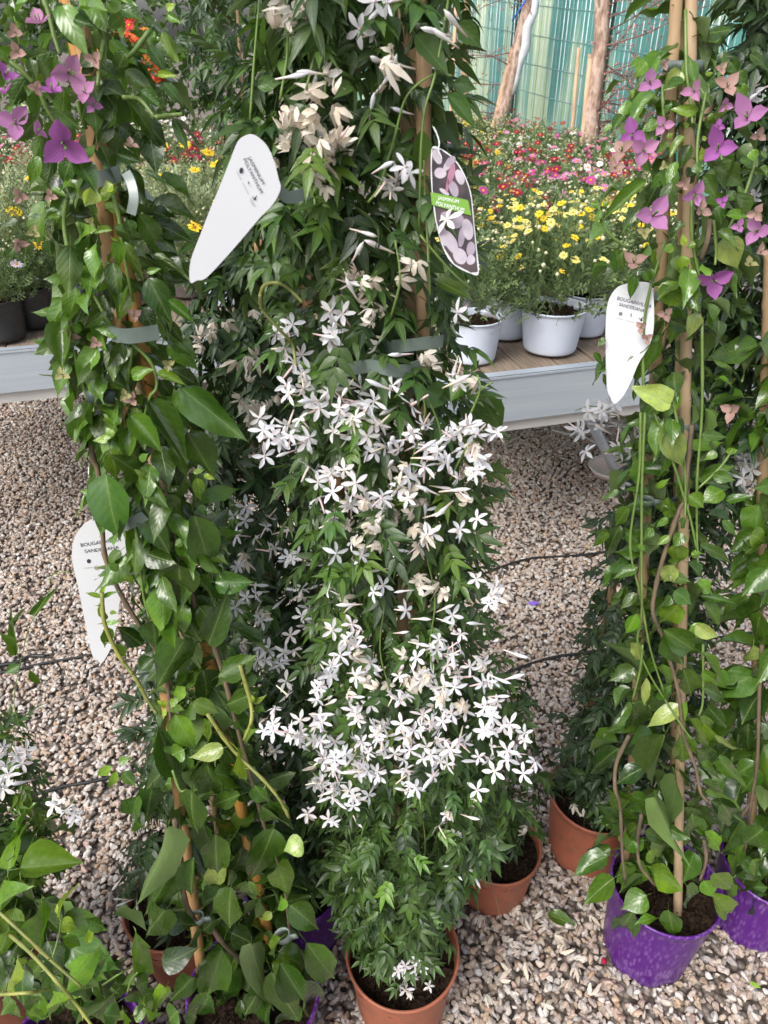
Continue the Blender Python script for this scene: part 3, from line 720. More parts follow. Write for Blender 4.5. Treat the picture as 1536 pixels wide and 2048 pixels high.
# slanting steel leg and dish under the white-pot bench
a = at_y(1180, 838, 2.30); b = at_z(1252, 985, 0.02); c = at_z(1262, 1010, 0.02)
mb = MB(); tube(mb, [a, a.lerp(b, 0.5), b], 0.018, 8)
tag(obj('bench_strut', mb.mesh('bench_strut', STEEL)), 'slanting grey steel strut under the white-pot bench', 'strut')
dc = at_z(1222, 945, 0.02)
mb = MB(); lathe(mb, [(0.001, 0.004), (0.075, 0.004), (0.088, 0.028), (0.094, 0.03), (0.096, 0.026), (0.082, 0.0), (0.001, 0.0)], 36)
d = thing('saucer', 'pinkish white plastic saucer lying on gravel beneath bench strut', 'saucer', dc)
obj('dish', mb.mesh('dish', PINKTRAY), d, Matrix.Translation(dc))
mb = MB(); lathe(mb, [(0.093, 0.031), (0.097, 0.034), (0.1, 0.03), (0.097, 0.026)], 36); obj('rim', mb.mesh('rim', STRING), d, Matrix.Translation(dc))
for pl, lb in (([(1105, 860), (1140, 868), (1175, 865), (1195, 858)], 'upper white cable loop hanging under the bench rail'), ([(1150, 862), (1180, 880), (1220, 900), (1240, 912)], 'white cable slanting down toward the saucer')):
    p = spline([at_y(x, y, 2.35 + 0.1 * i) for i, (x, y) in enumerate(pl)], 5); mb = MB(); tube(mb, p, 0.0028, 5)
    tag(obj('cable', mb.mesh('cable', STRING)), lb, 'cable')

# ------------------------------------------------------------------ irrigation hoses
def hose(pl, label, r=0.0045):
    p = spline([at_z(x, y, 0.021) for x, y in pl], 6); mb = MB(); tube(mb, p, r, 7)
    tag(obj('irrigation_hose', mb.mesh('irrigation_hose', HOSE)), label, 'hose', 'black irrigation hoses on the gravel')
hose([(-120, 1350), (0, 1345), (90, 1326), (190, 1308), (420, 1258), (700, 1205), (930, 1160), (990, 1138), (1060, 1117), (1140, 1112), (1215, 1103), (1330, 1080), (1600, 1040)], 'thin black hose on gravel running past the left white plant tag')
hose([(-60, 1600), (60, 1590), (130, 1572), (215, 1556), (420, 1500), (700, 1428), (950, 1370), (1030, 1339), (1100, 1316), (1175, 1305), (1400, 1280), (1600, 1250)], 'lower thin black hose on gravel running behind the jasmine pots')
hose([(-60, 1330), (0, 1330), (40, 1322), (62, 1312), (92, 1312)], 'short stray end of black hose on gravel at left edge', 0.006)

# ------------------------------------------------------------------ fence, sheet, young trees
F0 = at_y(880, 120, 8.3); F1 = at_y(1560, 120, 4.5)
FD = Vector((F1.x - F0.x, F1.y - F0.y, 0)); FLN = FD.length; FD.normalize(); FN = Vector((FD.y, -FD.x, 0))
SL = -0.07                                # the fence steps down a slope towards the right
def fpt(s, z, off=0.0):
    p = Vector((F0.x, F0.y, 0)) + FD * s + FN * off; p.z = z + SL * (s - FLN * 0.5); return p
S0, S1 = -2.6, FLN + 1.5
def fence():
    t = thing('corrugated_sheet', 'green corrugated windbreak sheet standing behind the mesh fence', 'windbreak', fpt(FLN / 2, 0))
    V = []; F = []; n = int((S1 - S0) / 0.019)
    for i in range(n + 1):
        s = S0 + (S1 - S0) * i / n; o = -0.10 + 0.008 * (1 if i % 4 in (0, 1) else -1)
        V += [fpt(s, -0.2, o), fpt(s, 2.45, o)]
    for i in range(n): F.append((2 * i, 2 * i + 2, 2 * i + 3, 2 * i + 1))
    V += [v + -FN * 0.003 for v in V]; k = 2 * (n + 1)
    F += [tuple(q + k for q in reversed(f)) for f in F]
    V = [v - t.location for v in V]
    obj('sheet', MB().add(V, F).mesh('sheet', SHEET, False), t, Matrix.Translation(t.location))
    f = thing('mesh_fence', 'welded wire mesh fence panel in front of the green sheet', 'fence', fpt(FLN / 2, 0))
    mbv = MB(); tube(mbv, [(0, 0, -0.1), (0, 0, 2.4)], 0.0028, 5); vm = mbv.mesh('wire', WIREM); vl = mbv.mesh('wire', WIREL)
    s = S0 + 0.8; i = 0
    while s < S1 and i < 260:
        obj('wire', vl if (i % 5 in (0, 2, 3)) else vm, f, Matrix.Translation(fpt(s, 0))); s += 0.05; i += 1
    for k in range(13):
        z = 0.05 + k * 0.19; mb = MB(); a, b = fpt(S0, z, 0.006), fpt(S1, z, 0.006); tube(mb, [Vector((0, 0, 0)), b - a], 0.0036, 5)
        obj('wire', mb.mesh('wire', WIREM), f, Matrix.Translation(a))
    for px in (1018, 1196, 1330):
        best = min((abs(768 + FPX * fpt(q * 0.05, 1.5).x / (fpt(q * 0.05, 1.5).y * CP + 0.12 * SP) - px), q * 0.05) for q in range(-40, 140))
        s = best[1]; mb = MB(); box(mb, (-0.03, -0.02, -0.2), (0.03, 0.02, 2.5)); 
        obj('post', mb.mesh('post', POSTM, False), f, Matrix.Translation(fpt(s, 0, -0.05)) @ Matrix.Rotation(math.atan2(FD.y, FD.x), 4, 'Z'))
fence()
def young_tree(label, a, b, r, side, m=BARK, wrap=False, stake=True, n=14):
    base = Vector((b.x, b.y, 0)); t = thing('young_tree', label, 'tree', base, 'young trees along the fence')
    d = (a - b); foot = b - d * (b.z / d.z); top = b + d * 1.9; mb = MB()
    pts = [foot.lerp(top, k / 12) + rv(0.006) for k in range(13)]
    tube(mb, [p - base for p in pts], [r * (1.12 - 0.35 * k / 12) * random.uniform(0.94, 1.06) for k in range(13)], 12); obj('trunk', mb.mesh('trunk', m), t, Matrix.Translation(base))
    if wrap:
        mb = MB(); q0, q1 = pts[6], pts[10]; tube(mb, [q0 - base + Vector((0.03, -0.015, 0)) + rv(.004) for _ in range(1)] + [q0.lerp(q1, k / 8) - base + Vector((0.03, -0.015, 0)) + rv(0.008) for k in range(1, 9)], [r * random.uniform(0.55, 0.75) for _ in range(9)], 10); obj('trunk_wrap', mb.mesh('trunk_wrap', WRAP), t, Matrix.Translation(base))
    if stake:
        mb = MB(); tube(mb, [foot + Vector((-0.045, 0, 0)) - base, foot.lerp(top, 0.62) + Vector((-0.05, -0.01, 0)) - base], 0.016, 8); obj('stake', mb.mesh('stake', STAKE), t, Matrix.Translation(base))
    mbb = MB(); blm = MB(); lathe(blm, [(0.001, -1), (0.7, -0.5), (0.8, 0.1), (0.35, 0.8), (0.001, 1.1)], 6); items = []
    for k in range(n):
        h = random.uniform(0.42, 0.95); p = foot.lerp(top, h); dr = Vector((side * random.uniform(0.5, 1.0), random.uniform(-0.5, 0.2), random.uniform(-0.25, 0.5))).normalized()
        q = [p]
        for j in range(6): dr = (dr + rv(0.16)).normalized(); q.append(q[-1] + dr * random.uniform(0.07, 0.14))
        tube(mbb, [x - base for x in q], [0.005 - 0.0006 * j for j in range(7)], 4)
        for j in range(1, 7):
            for _ in range(5):
                e = q[j] + rv(0.05); tube(mbb, [q[j] - base, e - base], 0.0015, 3, 0, False)
                s = random.uniform(0.0035, 0.008); items.append((blm, Matrix.Translation(e - base) @ Matrix.Rotation(random.uniform(0, 3), 4, 'X') @ Matrix.Diagonal((s, s, s * 1.5, 1))))
    cr_ = obj('crown', mbb.mesh('crown', TWIG), t, Matrix.Translation(base))
    o = joined('buds', items, BLOOM, None); o.parent = cr_
young_tree('leaning young tree with flaking bark and white wrap tied to stake', at_y(1062, 0, 6.3), at_y(1003, 235, 6.3), 0.05, -1, wrap=True, n=12)
young_tree('young tree with smooth reddish trunk and budding twigs before the green post', at_y(1208, 0, 5.15), at_y(1181, 270, 5.15), 0.05, 1, n=22)
young_tree('thin young tree with pink buds partly behind the jasmine', at_y(934, 0, 6.9), at_y(926, 190, 6.9), 0.035, -0.6, m=STAKE, stake=False, n=14)
for px, lb in ((905, 'thin pale stake close to the thin budding tree'), (1150, 'slim broken pale stake leaning before the mesh fence'), (1172, 'taller slim pale stake beside the smooth reddish trunk')):
    y0 = {905: 0, 1150: 95, 1172: 108}[px]; a = at_y(px + 8, y0, 5.6); b = at_y(px - 6, 275, 5.6); mb = MB()
    d = (a - b); foot = b - d * (b.z / d.z); tube(mb, [Vector(), (a - foot) * 0.5 + rv(.004), a - foot], [0.016, 0.014, 0.012], 8)
    tag(obj('garden_stake', mb.mesh('garden_stake', STAKE), None, Matrix.Translation(foot)), lb, 'stake', 'stakes before the fence')
mb = MB(); tube(mb, [at_y(1052, 0, 6.15), at_y(1024, 42, 6.15)], 0.006, 6)
tag(obj('blue_rope', mb.mesh('blue_rope', simple('blue_rope', (0.03, 0.16, 0.6), 0.5))), 'short blue rope tied to the leaning wrapped tree', 'rope')

# ------------------------------------------------------------------ daisies on the benches
def sprig(n, spread, w, up):
    mb = MB(); rd = random.Random(n * 3 + int(spread * 10))
    for k in range(n):
        y = 0.12 + 0.8 * k / n; s = 1 if k % 2 else -1; l = rd.uniform(0.22, 0.42) * spread; d = Vector((s * rd.uniform(.5, 1), rd.uniform(.4, 1.0), rd.uniform(-.2, .4))).normalized() * l
        p = Vector((0, y, 0.0)); q = Vector((0, w, 0))
        mb.add([p - q, p + d * 0.5 + Vector((-w * .8 * s, w, 0)), p + d, p + d * 0.5 + Vector((w * .8 * s, -w, 0))], [(0, 1, 2, 3)], [(.5, 0), (.3, .5), (.5, 1), (.7, .5)])
    mb.add([(-w * .6, 0, 0), (w * .6, 0, 0), (0, 1, 0.02)], [(0, 1, 2)], [(.4, 0), (.6, 0), (.5, 1)])
    return mb
SPR = [sprig(7, 1.0, 0.035, 0), sprig(8, 0.8, 0.045, 0)]
SLV = [sprig(9, 0.55, 0.028, 0), sprig(8, 0.7, 0.03, 0)]
budm = MB(); lathe(budm, [(0.001, -0.8), (0.8, -0.3), (0.9, 0.3), (0.5, 0.8), (0.001, 0.95)], 6)
def mound(name, kind, i):
    rd = random.Random(i * 3 + len(kind)); items = []
    h, r, n = {'green': (0.24, 0.15, 300), 'silver': (0.30, 0.15, 360), 'dense': (0.22, 0.16, 420)}[kind]
    for _ in range(n):
        a = rd.uniform(0, 6.28); q = math.sqrt(rd.random()); z = h * (1 - 0.55 * q * q) * rd.uniform(0.25, 1.0)
        b = Vector((r * q * math.cos(a), r * q * math.sin(a), z)); d = (Vector((math.cos(a) * q * 0.9, math.sin(a) * q * 0.9, 0.75 if kind != 'silver' else 1.3)) + Vector((rd.gauss(0, .3), rd.gauss(0, .3), rd.gauss(0, .2)))).normalized()
        ln = rd.uniform(0.05, 0.085) * (1.25 if kind == 'silver' else 1)
        M = Matrix.Translation(b) @ frame(d, Vector((math.cos(a), math.sin(a), 0.4))).to_4x4() @ Matrix.Diagonal((ln, ln, ln, 1))
        items.append((rd.choice(SLV if kind == 'silver' else SPR), M))
    me = joined(name, items, [SLF if kind == 'silver' else MGF, BUDM])
    items2 = []
    for _ in range({'green': 26, 'silver': 12, 'dense': 44}[kind]):
        a = rd.uniform(0, 6.28); q = math.sqrt(rd.random()); s = rd.uniform(0.004, 0.0075)
        items2.append((budm, Matrix.Translation((r * q * math.cos(a), r * q * math.sin(a), h * (1 - 0.55 * q * q) + rd.uniform(0.02, 0.07))) @ Matrix.Diagonal((s, s, s, 1))))
    m2 = joined('buds', items2, BUDM)
    a, b = me.data, m2.data
    bpy.data.objects.remove(me); bpy.data.objects.remove(m2)
    return a, b
MOUND = {k: [mound('foliage', k, i) for i in range(3)] for k in ('green', 'silver', 'dense')}
CR = (0.30, 0.003, 0.045); MG = (0.45, 0.05, 0.25); PK = (0.60, 0.22, 0.42); YE = (0.82, 0.62, 0.03); PY = (0.84, 0.76, 0.22); WH = (0.84, 0.84, 0.82); GO = (0.85, 0.55, 0.02)
def daisy_plant(p, kind, colors, nf, size, label, group, potm=WHITEP, pr=0.085, ph=0.14, scale=1.0, name='potted_daisy', low=False):
    t = thing(name, label, 'potted plant', p, group)
    if potm: pot(t, p, pr, ph, potm, 0.82)
    a, b = random.choice(MOUND[kind]); z0 = ph * 0.8 if potm else 0.02
    Mt = Matrix.Translation(p + Vector((0, 0, z0))) @ Matrix.Rotation(random.uniform(0, 6), 4, 'Z') @ Matrix.Diagonal((scale, scale, scale * random.uniform(0.9, 1.1), 1))
    fo = obj('foliage', a, t, Mt, kind='stuff'); obj('buds', b, t, Mt, kind='stuff')
    h, r = {'green': (0.24, 0.15), 'silver': (0.30, 0.15), 'dense': (0.22, 0.16)}[kind]
    for _ in range(nf):
        an = random.uniform(0, 6.28); q = math.sqrt(random.random())
        f = p + Vector((r * q * math.cos(an), r * q * math.sin(an), 0)) * scale + Vector((0, 0, z0 + scale * (h * (1 - 0.55 * q * q) + random.uniform(0.035, 0.075))))
        d = (Vector((math.cos(an) * q * 0.5, math.sin(an) * q * 0.5 - 0.25, 1)) + rv(0.2)).normalized(); s = size * random.uniform(0.8, 1.15)
        A = Vector((0, 0, 1)).rotation_difference(d).to_matrix().to_4x4() @ Matrix.Rotation(random.uniform(0, 6), 4, 'Z')
        obj('flower_head', random.choice(DMESH), t, Matrix.Translation(f) @ A @ Matrix.Diagonal((s, s, s, 1)), jit(random.choice(colors), 0.1))
    return t
def proj(p):
    d = p - CAM; dep = d.y * CP - d.z * SP; return 768 + FPX * d.x / dep, 1024 - FPX * (d.y * SP + d.z * CP) / dep
def x_of(p): return proj(p)[0]
ORD = 'first second third fourth fifth sixth seventh eighth ninth tenth eleventh twelfth thirteenth fourteenth fifteenth sixteenth seventeenth eighteenth'.split()
GRP_R, GRP_L = 'daisies massed on the right bench', 'plants massed on the left bench'
# near, distinct pots on the right bench
daisy_plant(at_z(968, 742, BZ) + BV * 0.095, 'green', [WH], 2, 0.02, 'green daisy plant in white pot nearest the bench end', GRP_R, pr=0.082, ph=0.125, scale=0.9)
daisy_plant(at_z(1128, 722, BZ) + BV * 0.10, 'dense', [YE, PY], 70, 0.0135, 'yellow daisy plant in wide white pot behind the aluminium rail', GRP_R, pr=0.098, ph=0.13, scale=1.12)
daisy_plant(at_z(1045, 700, BZ) + BV * 0.13, 'green', [PY], 3, 0.016, 'low green daisy in white pot between two front white pots', GRP_R, pr=0.075, ph=0.13, scale=0.85)
daisy_plant(at_z(1215, 700, BZ) + BV * 0.16, 'green', [YE], 6, 0.016, 'daisy in white pot half behind the bougainvillea tag', GRP_R, pr=0.08, ph=0.13, scale=0.9)
daisy_plant(at_z(905, 660, BZ) + BV * 0.16, 'green', [WH], 2, 0.016, 'green daisy in white pot half behind the photo tag', GRP_R, pr=0.08, ph=0.13, scale=0.9)
# rows behind, right
n_in_row = -1; n_in = 0
for j in range(18):
    v = 0.36 + j * 0.235
    for i in range(-2, 15):
        p = cr + BU * (i * 0.23 + (0.11 if j % 2 else 0)) + BV * v + Vector((random.uniform(-.03, .03), random.uniform(-.03, .03), 0)); p.z = BZ
        rel = p - Vector((F0.x, F0.y, 0))
        if rel.dot(FN) < 0.28: continue
        if v < 0.5 and x_of(p) < 1200: continue
        x, y = proj(p + Vector((0, 0, 0.3)))
        if not (860 < x < 1345): continue
        n_in = n_in + 1 if n_in_row == j else 0; n_in_row = j
        if v < 0.62: k, c, nf, sz, lb = 'dense', [YE, PY, PY], 36, 0.0135, 'small yellow daisies'
        elif v < 2.4:
            k = 'green'; c, lb = random.choice((([CR, CR, CR], 'crimson daisy plant'), ([CR, CR, MG], 'crimson and magenta daisy plant'), ([MG, PK], 'pink daisy plant'), ([WH, WH, PK], 'white daisy plant'), ([CR, CR, GO], 'crimson daisy plant'), ([MG, MG, PK], 'magenta daisy plant'), ([CR, CR], 'crimson daisy plant'))); nf = random.choice((9, 11, 14)); sz = 0.0235
        elif x < 1010 and v > 3.0: k, c, nf, sz, lb = 'dense', [PY, YE], 9, 0.016, 'pale yellow daisies'
        else:
            k = 'green'; c, lb = random.choice((([PK], 'pink daisy plant'), ([MG, PK], 'magenta daisy plant'), ([CR], 'crimson daisy plant'), ([WH], 'white daisy plant'))); nf = random.choice((6, 7, 9)); sz = 0.021
        lb += ' on right bench, %s row back, %s from left' % (ORD[j], ORD[n_in])
        daisy_plant(p, k, c, nf, sz, lb, GRP_R, potm=WHITEP if v < 0.9 else None, pr=0.08, ph=0.12)
# left bench: front pots
p = at_z(15, 690, BZ) + BV * 0.09
def osteo(p, label, potm, nf, cols, kind='green', size=0.026, pr=0.078, ph=0.125, scale=0.7): return daisy_plant(p, kind, cols, nf, size, label, GRP_L, potm=potm, pr=pr, ph=ph, scale=scale)
osteo(at_z(5, 694, BZ) + BV * 0.08, 'daisy with pale flowers in black pot cut by left edge', BLACKP, 2, [(0.8, 0.7, 0.78)])
osteo(at_z(66, 668, BZ) + BV * 0.085, 'white and lilac daisy in black pot beside white pot', BLACKP, 2, [(0.82, 0.78, 0.82), (0.72, 0.45, 0.68)], scale=0.62)
osteo(at_z(128, 640, BZ) + BV * 0.09, 'fine leaved plant in smudged white pot behind black pot', WHITEP, 0, [WH], 'green', pr=0.078, ph=0.13, scale=0.9)
osteo(at_z(185, 636, BZ) + BV * 0.10, 'plant in violet pot behind the left bougainvillea', LILACP, 0, [WH], 'green', pr=0.06, ph=0.12, scale=0.7)
osteo(at_z(382, 604, BZ) + BV * 0.08, 'silvery plant in brown pot beneath the big white tag', BROWNP, 0, [WH], 'silver', pr=0.07, ph=0.13, scale=0.9)
osteo(at_z(455, 620, BZ) + BV * 0.08, 'daisy in white pot behind the dark jasmine', WHITEP, 1, [WH], 'green', pr=0.07, ph=0.13, scale=0.8)
n_in_row = -1; n_in = 0
for j in range(15):
    v = 0.42 + j * 0.23
    for i in range(-4, 14):
        p = cl + BU * (i * 0.225 + (0.11 if j % 2 else 0)) + BV * v + Vector((random.uniform(-.03, .03), random.uniform(-.03, .03), 0)); p.z = BZ
        x, y = proj(p + Vector((0, 0, 0.3)))
        if not (-60 < x < 560): continue
        n_in = n_in + 1 if n_in_row == j else 0; n_in_row = j
        if v < 1.35: k, c, nf, sz, lb = 'silver', [GO, YE], (2 if random.random() < 0.6 else 1), 0.03, 'silvery plant with golden daisies'
        elif v < 1.75: k, c, nf, sz, lb = 'dense', [YE, PY], 12, 0.017, 'small yellow daisies'
        elif v < 2.6: k, c, nf, sz, lb = 'green', [CR, CR, (0.30, 0.01, 0.06)], 11, 0.027, 'crimson daisy plant'
        else: k, c, nf, sz, lb = 'green', [PK, MG, WH], 7, 0.025, 'pink daisy plant'
        lb += ' on left bench, %s row back, %s from left' % (ORD[j], ORD[n_in])
        daisy_plant(p, k, c, nf, sz, lb, GRP_L, potm=None, scale=1.0 if k != 'silver' else 1.1)
# orange shrub and hedge beyond the left bench
def shrub(name, label, c, rx, ry, h, n, flowers_n, massmat, size, flm=None, cat='shrub'):
    t = thing(name, label, cat, c); items = []
    for _ in range(n):
        a = random.uniform(0, 6.28); q = math.sqrt(random.random()); z = h * random.uniform(0.05, 1) ; k = 1 - 0.35 * (z / h) ** 3
        b = c + Vector((rx * q * k * math.cos(a), ry * q * k * math.sin(a), z)); d = (Vector((math.cos(a) * q, math.sin(a) * q, 0.5)) + rv(0.5)).normalized(); s = size * random.uniform(.7, 1.3)
        items.append((random.choice(BLEAVES), Matrix.Translation(b - c) @ frame(d, Vector((0, 0, 1)) + rv(.4)).to_4x4() @ Matrix.Diagonal((s * .55, s, s, 1))))
    o = joined('foliage', items, massmat); o.parent = t
    mb = MB(); tube(mb, [(0, 0, 0), (0.02, 0, h * 0.6)], [0.025, 0.012], 7); obj('stem', mb.mesh('stem', BSTEM), t, Matrix.Translation(c))
    for _ in range(flowers_n):
        a = random.uniform(0, 6.28); q = math.sqrt(random.random()); p = c + Vector((rx * q * math.cos(a), ry * q * math.sin(a) * 0.6 - ry * 0.5, h * random.uniform(0.78, 1.02)))
        s = random.uniform(0.03, 0.045); obj('flower_head', random.choice(DMESH), t, Matrix.Translation(p) @ Matrix.Rotation(random.uniform(-.4, 1.2), 4, 'X') @ Matrix.Diagonal((s, s, s, 1)), jit(random.choice([(0.80, 0.10, 0.03), (0.85, 0.26, 0.05), (0.75, 0.04, 0.04)]), .1))
shrub('flowering_shrub', 'orange red flowering shrub glimpsed at the top beyond left bench', Vector((at_y(240, 60, 6.2).x, 6.2, 0)), 0.35, 0.3, 1.66, 700, 60, BLM, 0.07)
shrub('evergreen_shrub', 'tall pale green shrub behind the orange flowering shrub', Vector((at_y(300, 40, 8.0).x, 8.0, 0)), 1.5, 0.5, 2.5, 1800, 0, BLM, 0.12)
shrub('evergreen_shrub', 'tall green shrub beyond the left bench at photo edge', Vector((at_y(20, 40, 7.4).x, 7.4, 0)), 1.2, 0.5, 2.6, 1500, 0, BLM, 0.12)

# ================================================================== THE CLIMBERS
G_B, G_J = 'potted bougainvilleas on canes', 'potted jasmines on canes'
def ground_of(p): return Vector((p.x, p.y, 0))

TM = (0.032, 0.083, 0.014)
# ---------------------------------------------------------------- A: bougainvillea at the left, in a purple pot
A_rows = [(-60, -20, 320), (100, -20, 330), (300, 50, 320), (450, 60, 340), (600, 110, 340), (750, 140, 340), (900, 190, 400), (1050, 240, 420), (1200, 270, 430), (1350, 300, 470), (1500, 300, 510), (1650, 290, 550), (1800, 310, 590), (1900, 360, 590), (1990, 410, 600)]
pa = at_z(508, 1985, 0.2); bA = Body(A_rows, 0.74, pa.y); gA = ground_of(pa)
tA = thing('potted_bougainvillea', 'tall bougainvillea with large glossy leaves in purple pot at lower left', 'climbing plant', gA, G_B)
pot(tA, gA, 0.115, 0.205, PURPLE, 0.82)
cane(tA, at_z(556, 1962, 0.16), at_y(128, -40, 0.735), 0.0085, CANE_OR)
cane(tA, at_z(412, 2010, 0.16), at_y(150, -40, 0.735), 0.0085, (0.62, 0.36, 0.16))
cane(tA, at_z(480, 1900, 0.16), at_y(140, -40, 0.78), 0.007, CANE_TAN)
stems(tA, bA, [[(178, 800), (181, 870), (186, 916), (197, 950), (205, 1060), (212, 1120), (245, 1195), (285, 1260), (330, 1340), (345, 1480)],
    [(418, 1264), (440, 1327), (459, 1394), (482, 1483), (503, 1558), (530, 1655), (566, 1760), (580, 1870)]], 0.0040, BSTEM, 0.3)
stems(tA, bA, [[(350, 1640), (362, 1720), (370, 1800), (395, 1850)], [(420, 1850), (450, 1890), (480, 1920), (500, 1960)], [(310, 890), (325, 960), (345, 1040), (370, 1130), (400, 1260)]], 0.0055, BSTEM, 0.35)
stems(tA, bA, [[(270, 1050), (277, 1090), (283, 1155), (288, 1195), (300, 1238)], [(248, 1055), (262, 1110), (283, 1150)], [(135, 395), (128, 442), (135, 491), (154, 533), (172, 570), (187, 588), (215, 640), (234, 666), (266, 689), (299, 721), (312, 752), (312, 778), (299, 796), (285, 850)],
    [(227, 387), (240, 447), (245, 494), (266, 603)], [(263, 695), (256, 767)], [(83, -10), (96, 21), (108, 70), (120, 109)], [(0, 112), (39, 138), (68, 167)], [(81, 187), (96, 221), (115, 250)], [(154, 203), (172, 258)], [(208, 81), (200, 130), (195, 174)],
    [(345, 1540), (360, 1580), (375, 1580)], [(155, 445), (168, 480), (175, 500)], [(186, 450), (200, 490)], [(245, 195), (280, 200), (310, 235)], [(300, 60), (270, 100), (250, 120)], [(310, 235), (345, 230), (365, 228)], [(150, 700), (158, 745), (165, 765), (175, 800)]], 0.0032, GSTEM, 0.7)
stems(tA, bA, [[(415, 1428), (467, 1501), (525, 1558), (560, 1600), (578, 1635)], [(204, 1186), (209, 1246), (238, 1311), (272, 1358), (295, 1400), (314, 1428)], [(480, 1330), (500, 1400), (503, 1440), (488, 1480)]], 0.0034, YSTEM, 0.95, True)
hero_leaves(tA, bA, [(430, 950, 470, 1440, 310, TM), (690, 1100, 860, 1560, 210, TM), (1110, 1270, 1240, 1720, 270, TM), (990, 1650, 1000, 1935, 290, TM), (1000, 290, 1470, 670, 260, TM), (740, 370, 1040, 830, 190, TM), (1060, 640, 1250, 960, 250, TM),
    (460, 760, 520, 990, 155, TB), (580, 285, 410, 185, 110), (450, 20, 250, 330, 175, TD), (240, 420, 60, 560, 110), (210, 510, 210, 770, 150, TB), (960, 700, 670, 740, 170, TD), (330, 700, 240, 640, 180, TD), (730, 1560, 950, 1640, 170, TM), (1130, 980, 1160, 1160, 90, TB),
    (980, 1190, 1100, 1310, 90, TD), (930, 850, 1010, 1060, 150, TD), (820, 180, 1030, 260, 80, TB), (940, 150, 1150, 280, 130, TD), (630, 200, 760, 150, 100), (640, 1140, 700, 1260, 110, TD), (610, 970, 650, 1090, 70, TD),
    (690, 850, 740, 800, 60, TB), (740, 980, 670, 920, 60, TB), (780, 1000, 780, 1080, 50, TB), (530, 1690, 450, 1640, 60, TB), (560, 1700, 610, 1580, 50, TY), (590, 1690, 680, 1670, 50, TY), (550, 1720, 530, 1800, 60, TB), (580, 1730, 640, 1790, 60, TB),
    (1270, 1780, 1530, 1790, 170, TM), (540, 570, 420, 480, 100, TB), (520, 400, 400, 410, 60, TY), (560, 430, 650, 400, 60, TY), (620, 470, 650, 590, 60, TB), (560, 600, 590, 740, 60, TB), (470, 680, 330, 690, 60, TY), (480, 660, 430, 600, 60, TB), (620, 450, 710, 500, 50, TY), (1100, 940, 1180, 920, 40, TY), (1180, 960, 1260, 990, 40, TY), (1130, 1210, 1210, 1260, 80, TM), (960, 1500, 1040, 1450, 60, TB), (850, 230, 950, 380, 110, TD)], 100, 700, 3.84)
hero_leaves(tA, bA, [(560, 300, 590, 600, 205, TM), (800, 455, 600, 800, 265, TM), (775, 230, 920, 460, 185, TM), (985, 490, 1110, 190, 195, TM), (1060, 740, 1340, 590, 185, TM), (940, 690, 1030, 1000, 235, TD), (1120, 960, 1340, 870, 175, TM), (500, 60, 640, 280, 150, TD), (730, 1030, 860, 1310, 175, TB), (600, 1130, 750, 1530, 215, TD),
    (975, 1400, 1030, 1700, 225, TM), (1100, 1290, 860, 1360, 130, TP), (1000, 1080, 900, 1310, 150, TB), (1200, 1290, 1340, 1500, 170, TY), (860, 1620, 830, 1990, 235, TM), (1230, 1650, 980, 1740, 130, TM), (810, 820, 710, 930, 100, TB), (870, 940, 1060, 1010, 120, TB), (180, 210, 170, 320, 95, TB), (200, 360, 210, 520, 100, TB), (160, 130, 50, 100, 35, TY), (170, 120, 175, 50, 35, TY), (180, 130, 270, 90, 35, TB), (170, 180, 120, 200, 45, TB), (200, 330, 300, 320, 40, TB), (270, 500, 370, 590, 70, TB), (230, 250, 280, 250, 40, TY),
    (1140, 360, 1500, 520, 140, TD), (480, 500, 330, 380, 130, TD), (560, 600, 460, 690, 120, TD), (240, 1440, 120, 1510, 70, TB), (290, 1470, 215, 1610, 60, TB), (330, 1480, 420, 1580, 90, TM), (300, 1400, 370, 1370, 60, TB), (480, 1650, 620, 1750, 200, TD), (1350, 1580, 1450, 1720, 110, TM), (1390, 1740, 1530, 1870, 120, TM), (1270, 1230, 1330, 1150, 85, TB), (1330, 950, 1410, 900, 40, TY), (1330, 940, 1310, 880, 40, TY), (1340, 980, 1420, 1000, 60, TB), (1200, 1080, 1250, 1160, 70, TM), (660, 970, 610, 930, 50, TY), (690, 980, 790, 990, 70, TB), (660, 1000, 620, 1040, 50, TY), (690, 950, 740, 930, 60, TB), (720, 1280, 690, 1360, 130, TM), (800, 1300, 700, 1350, 140, TB)], 160, 1160, 3.84)
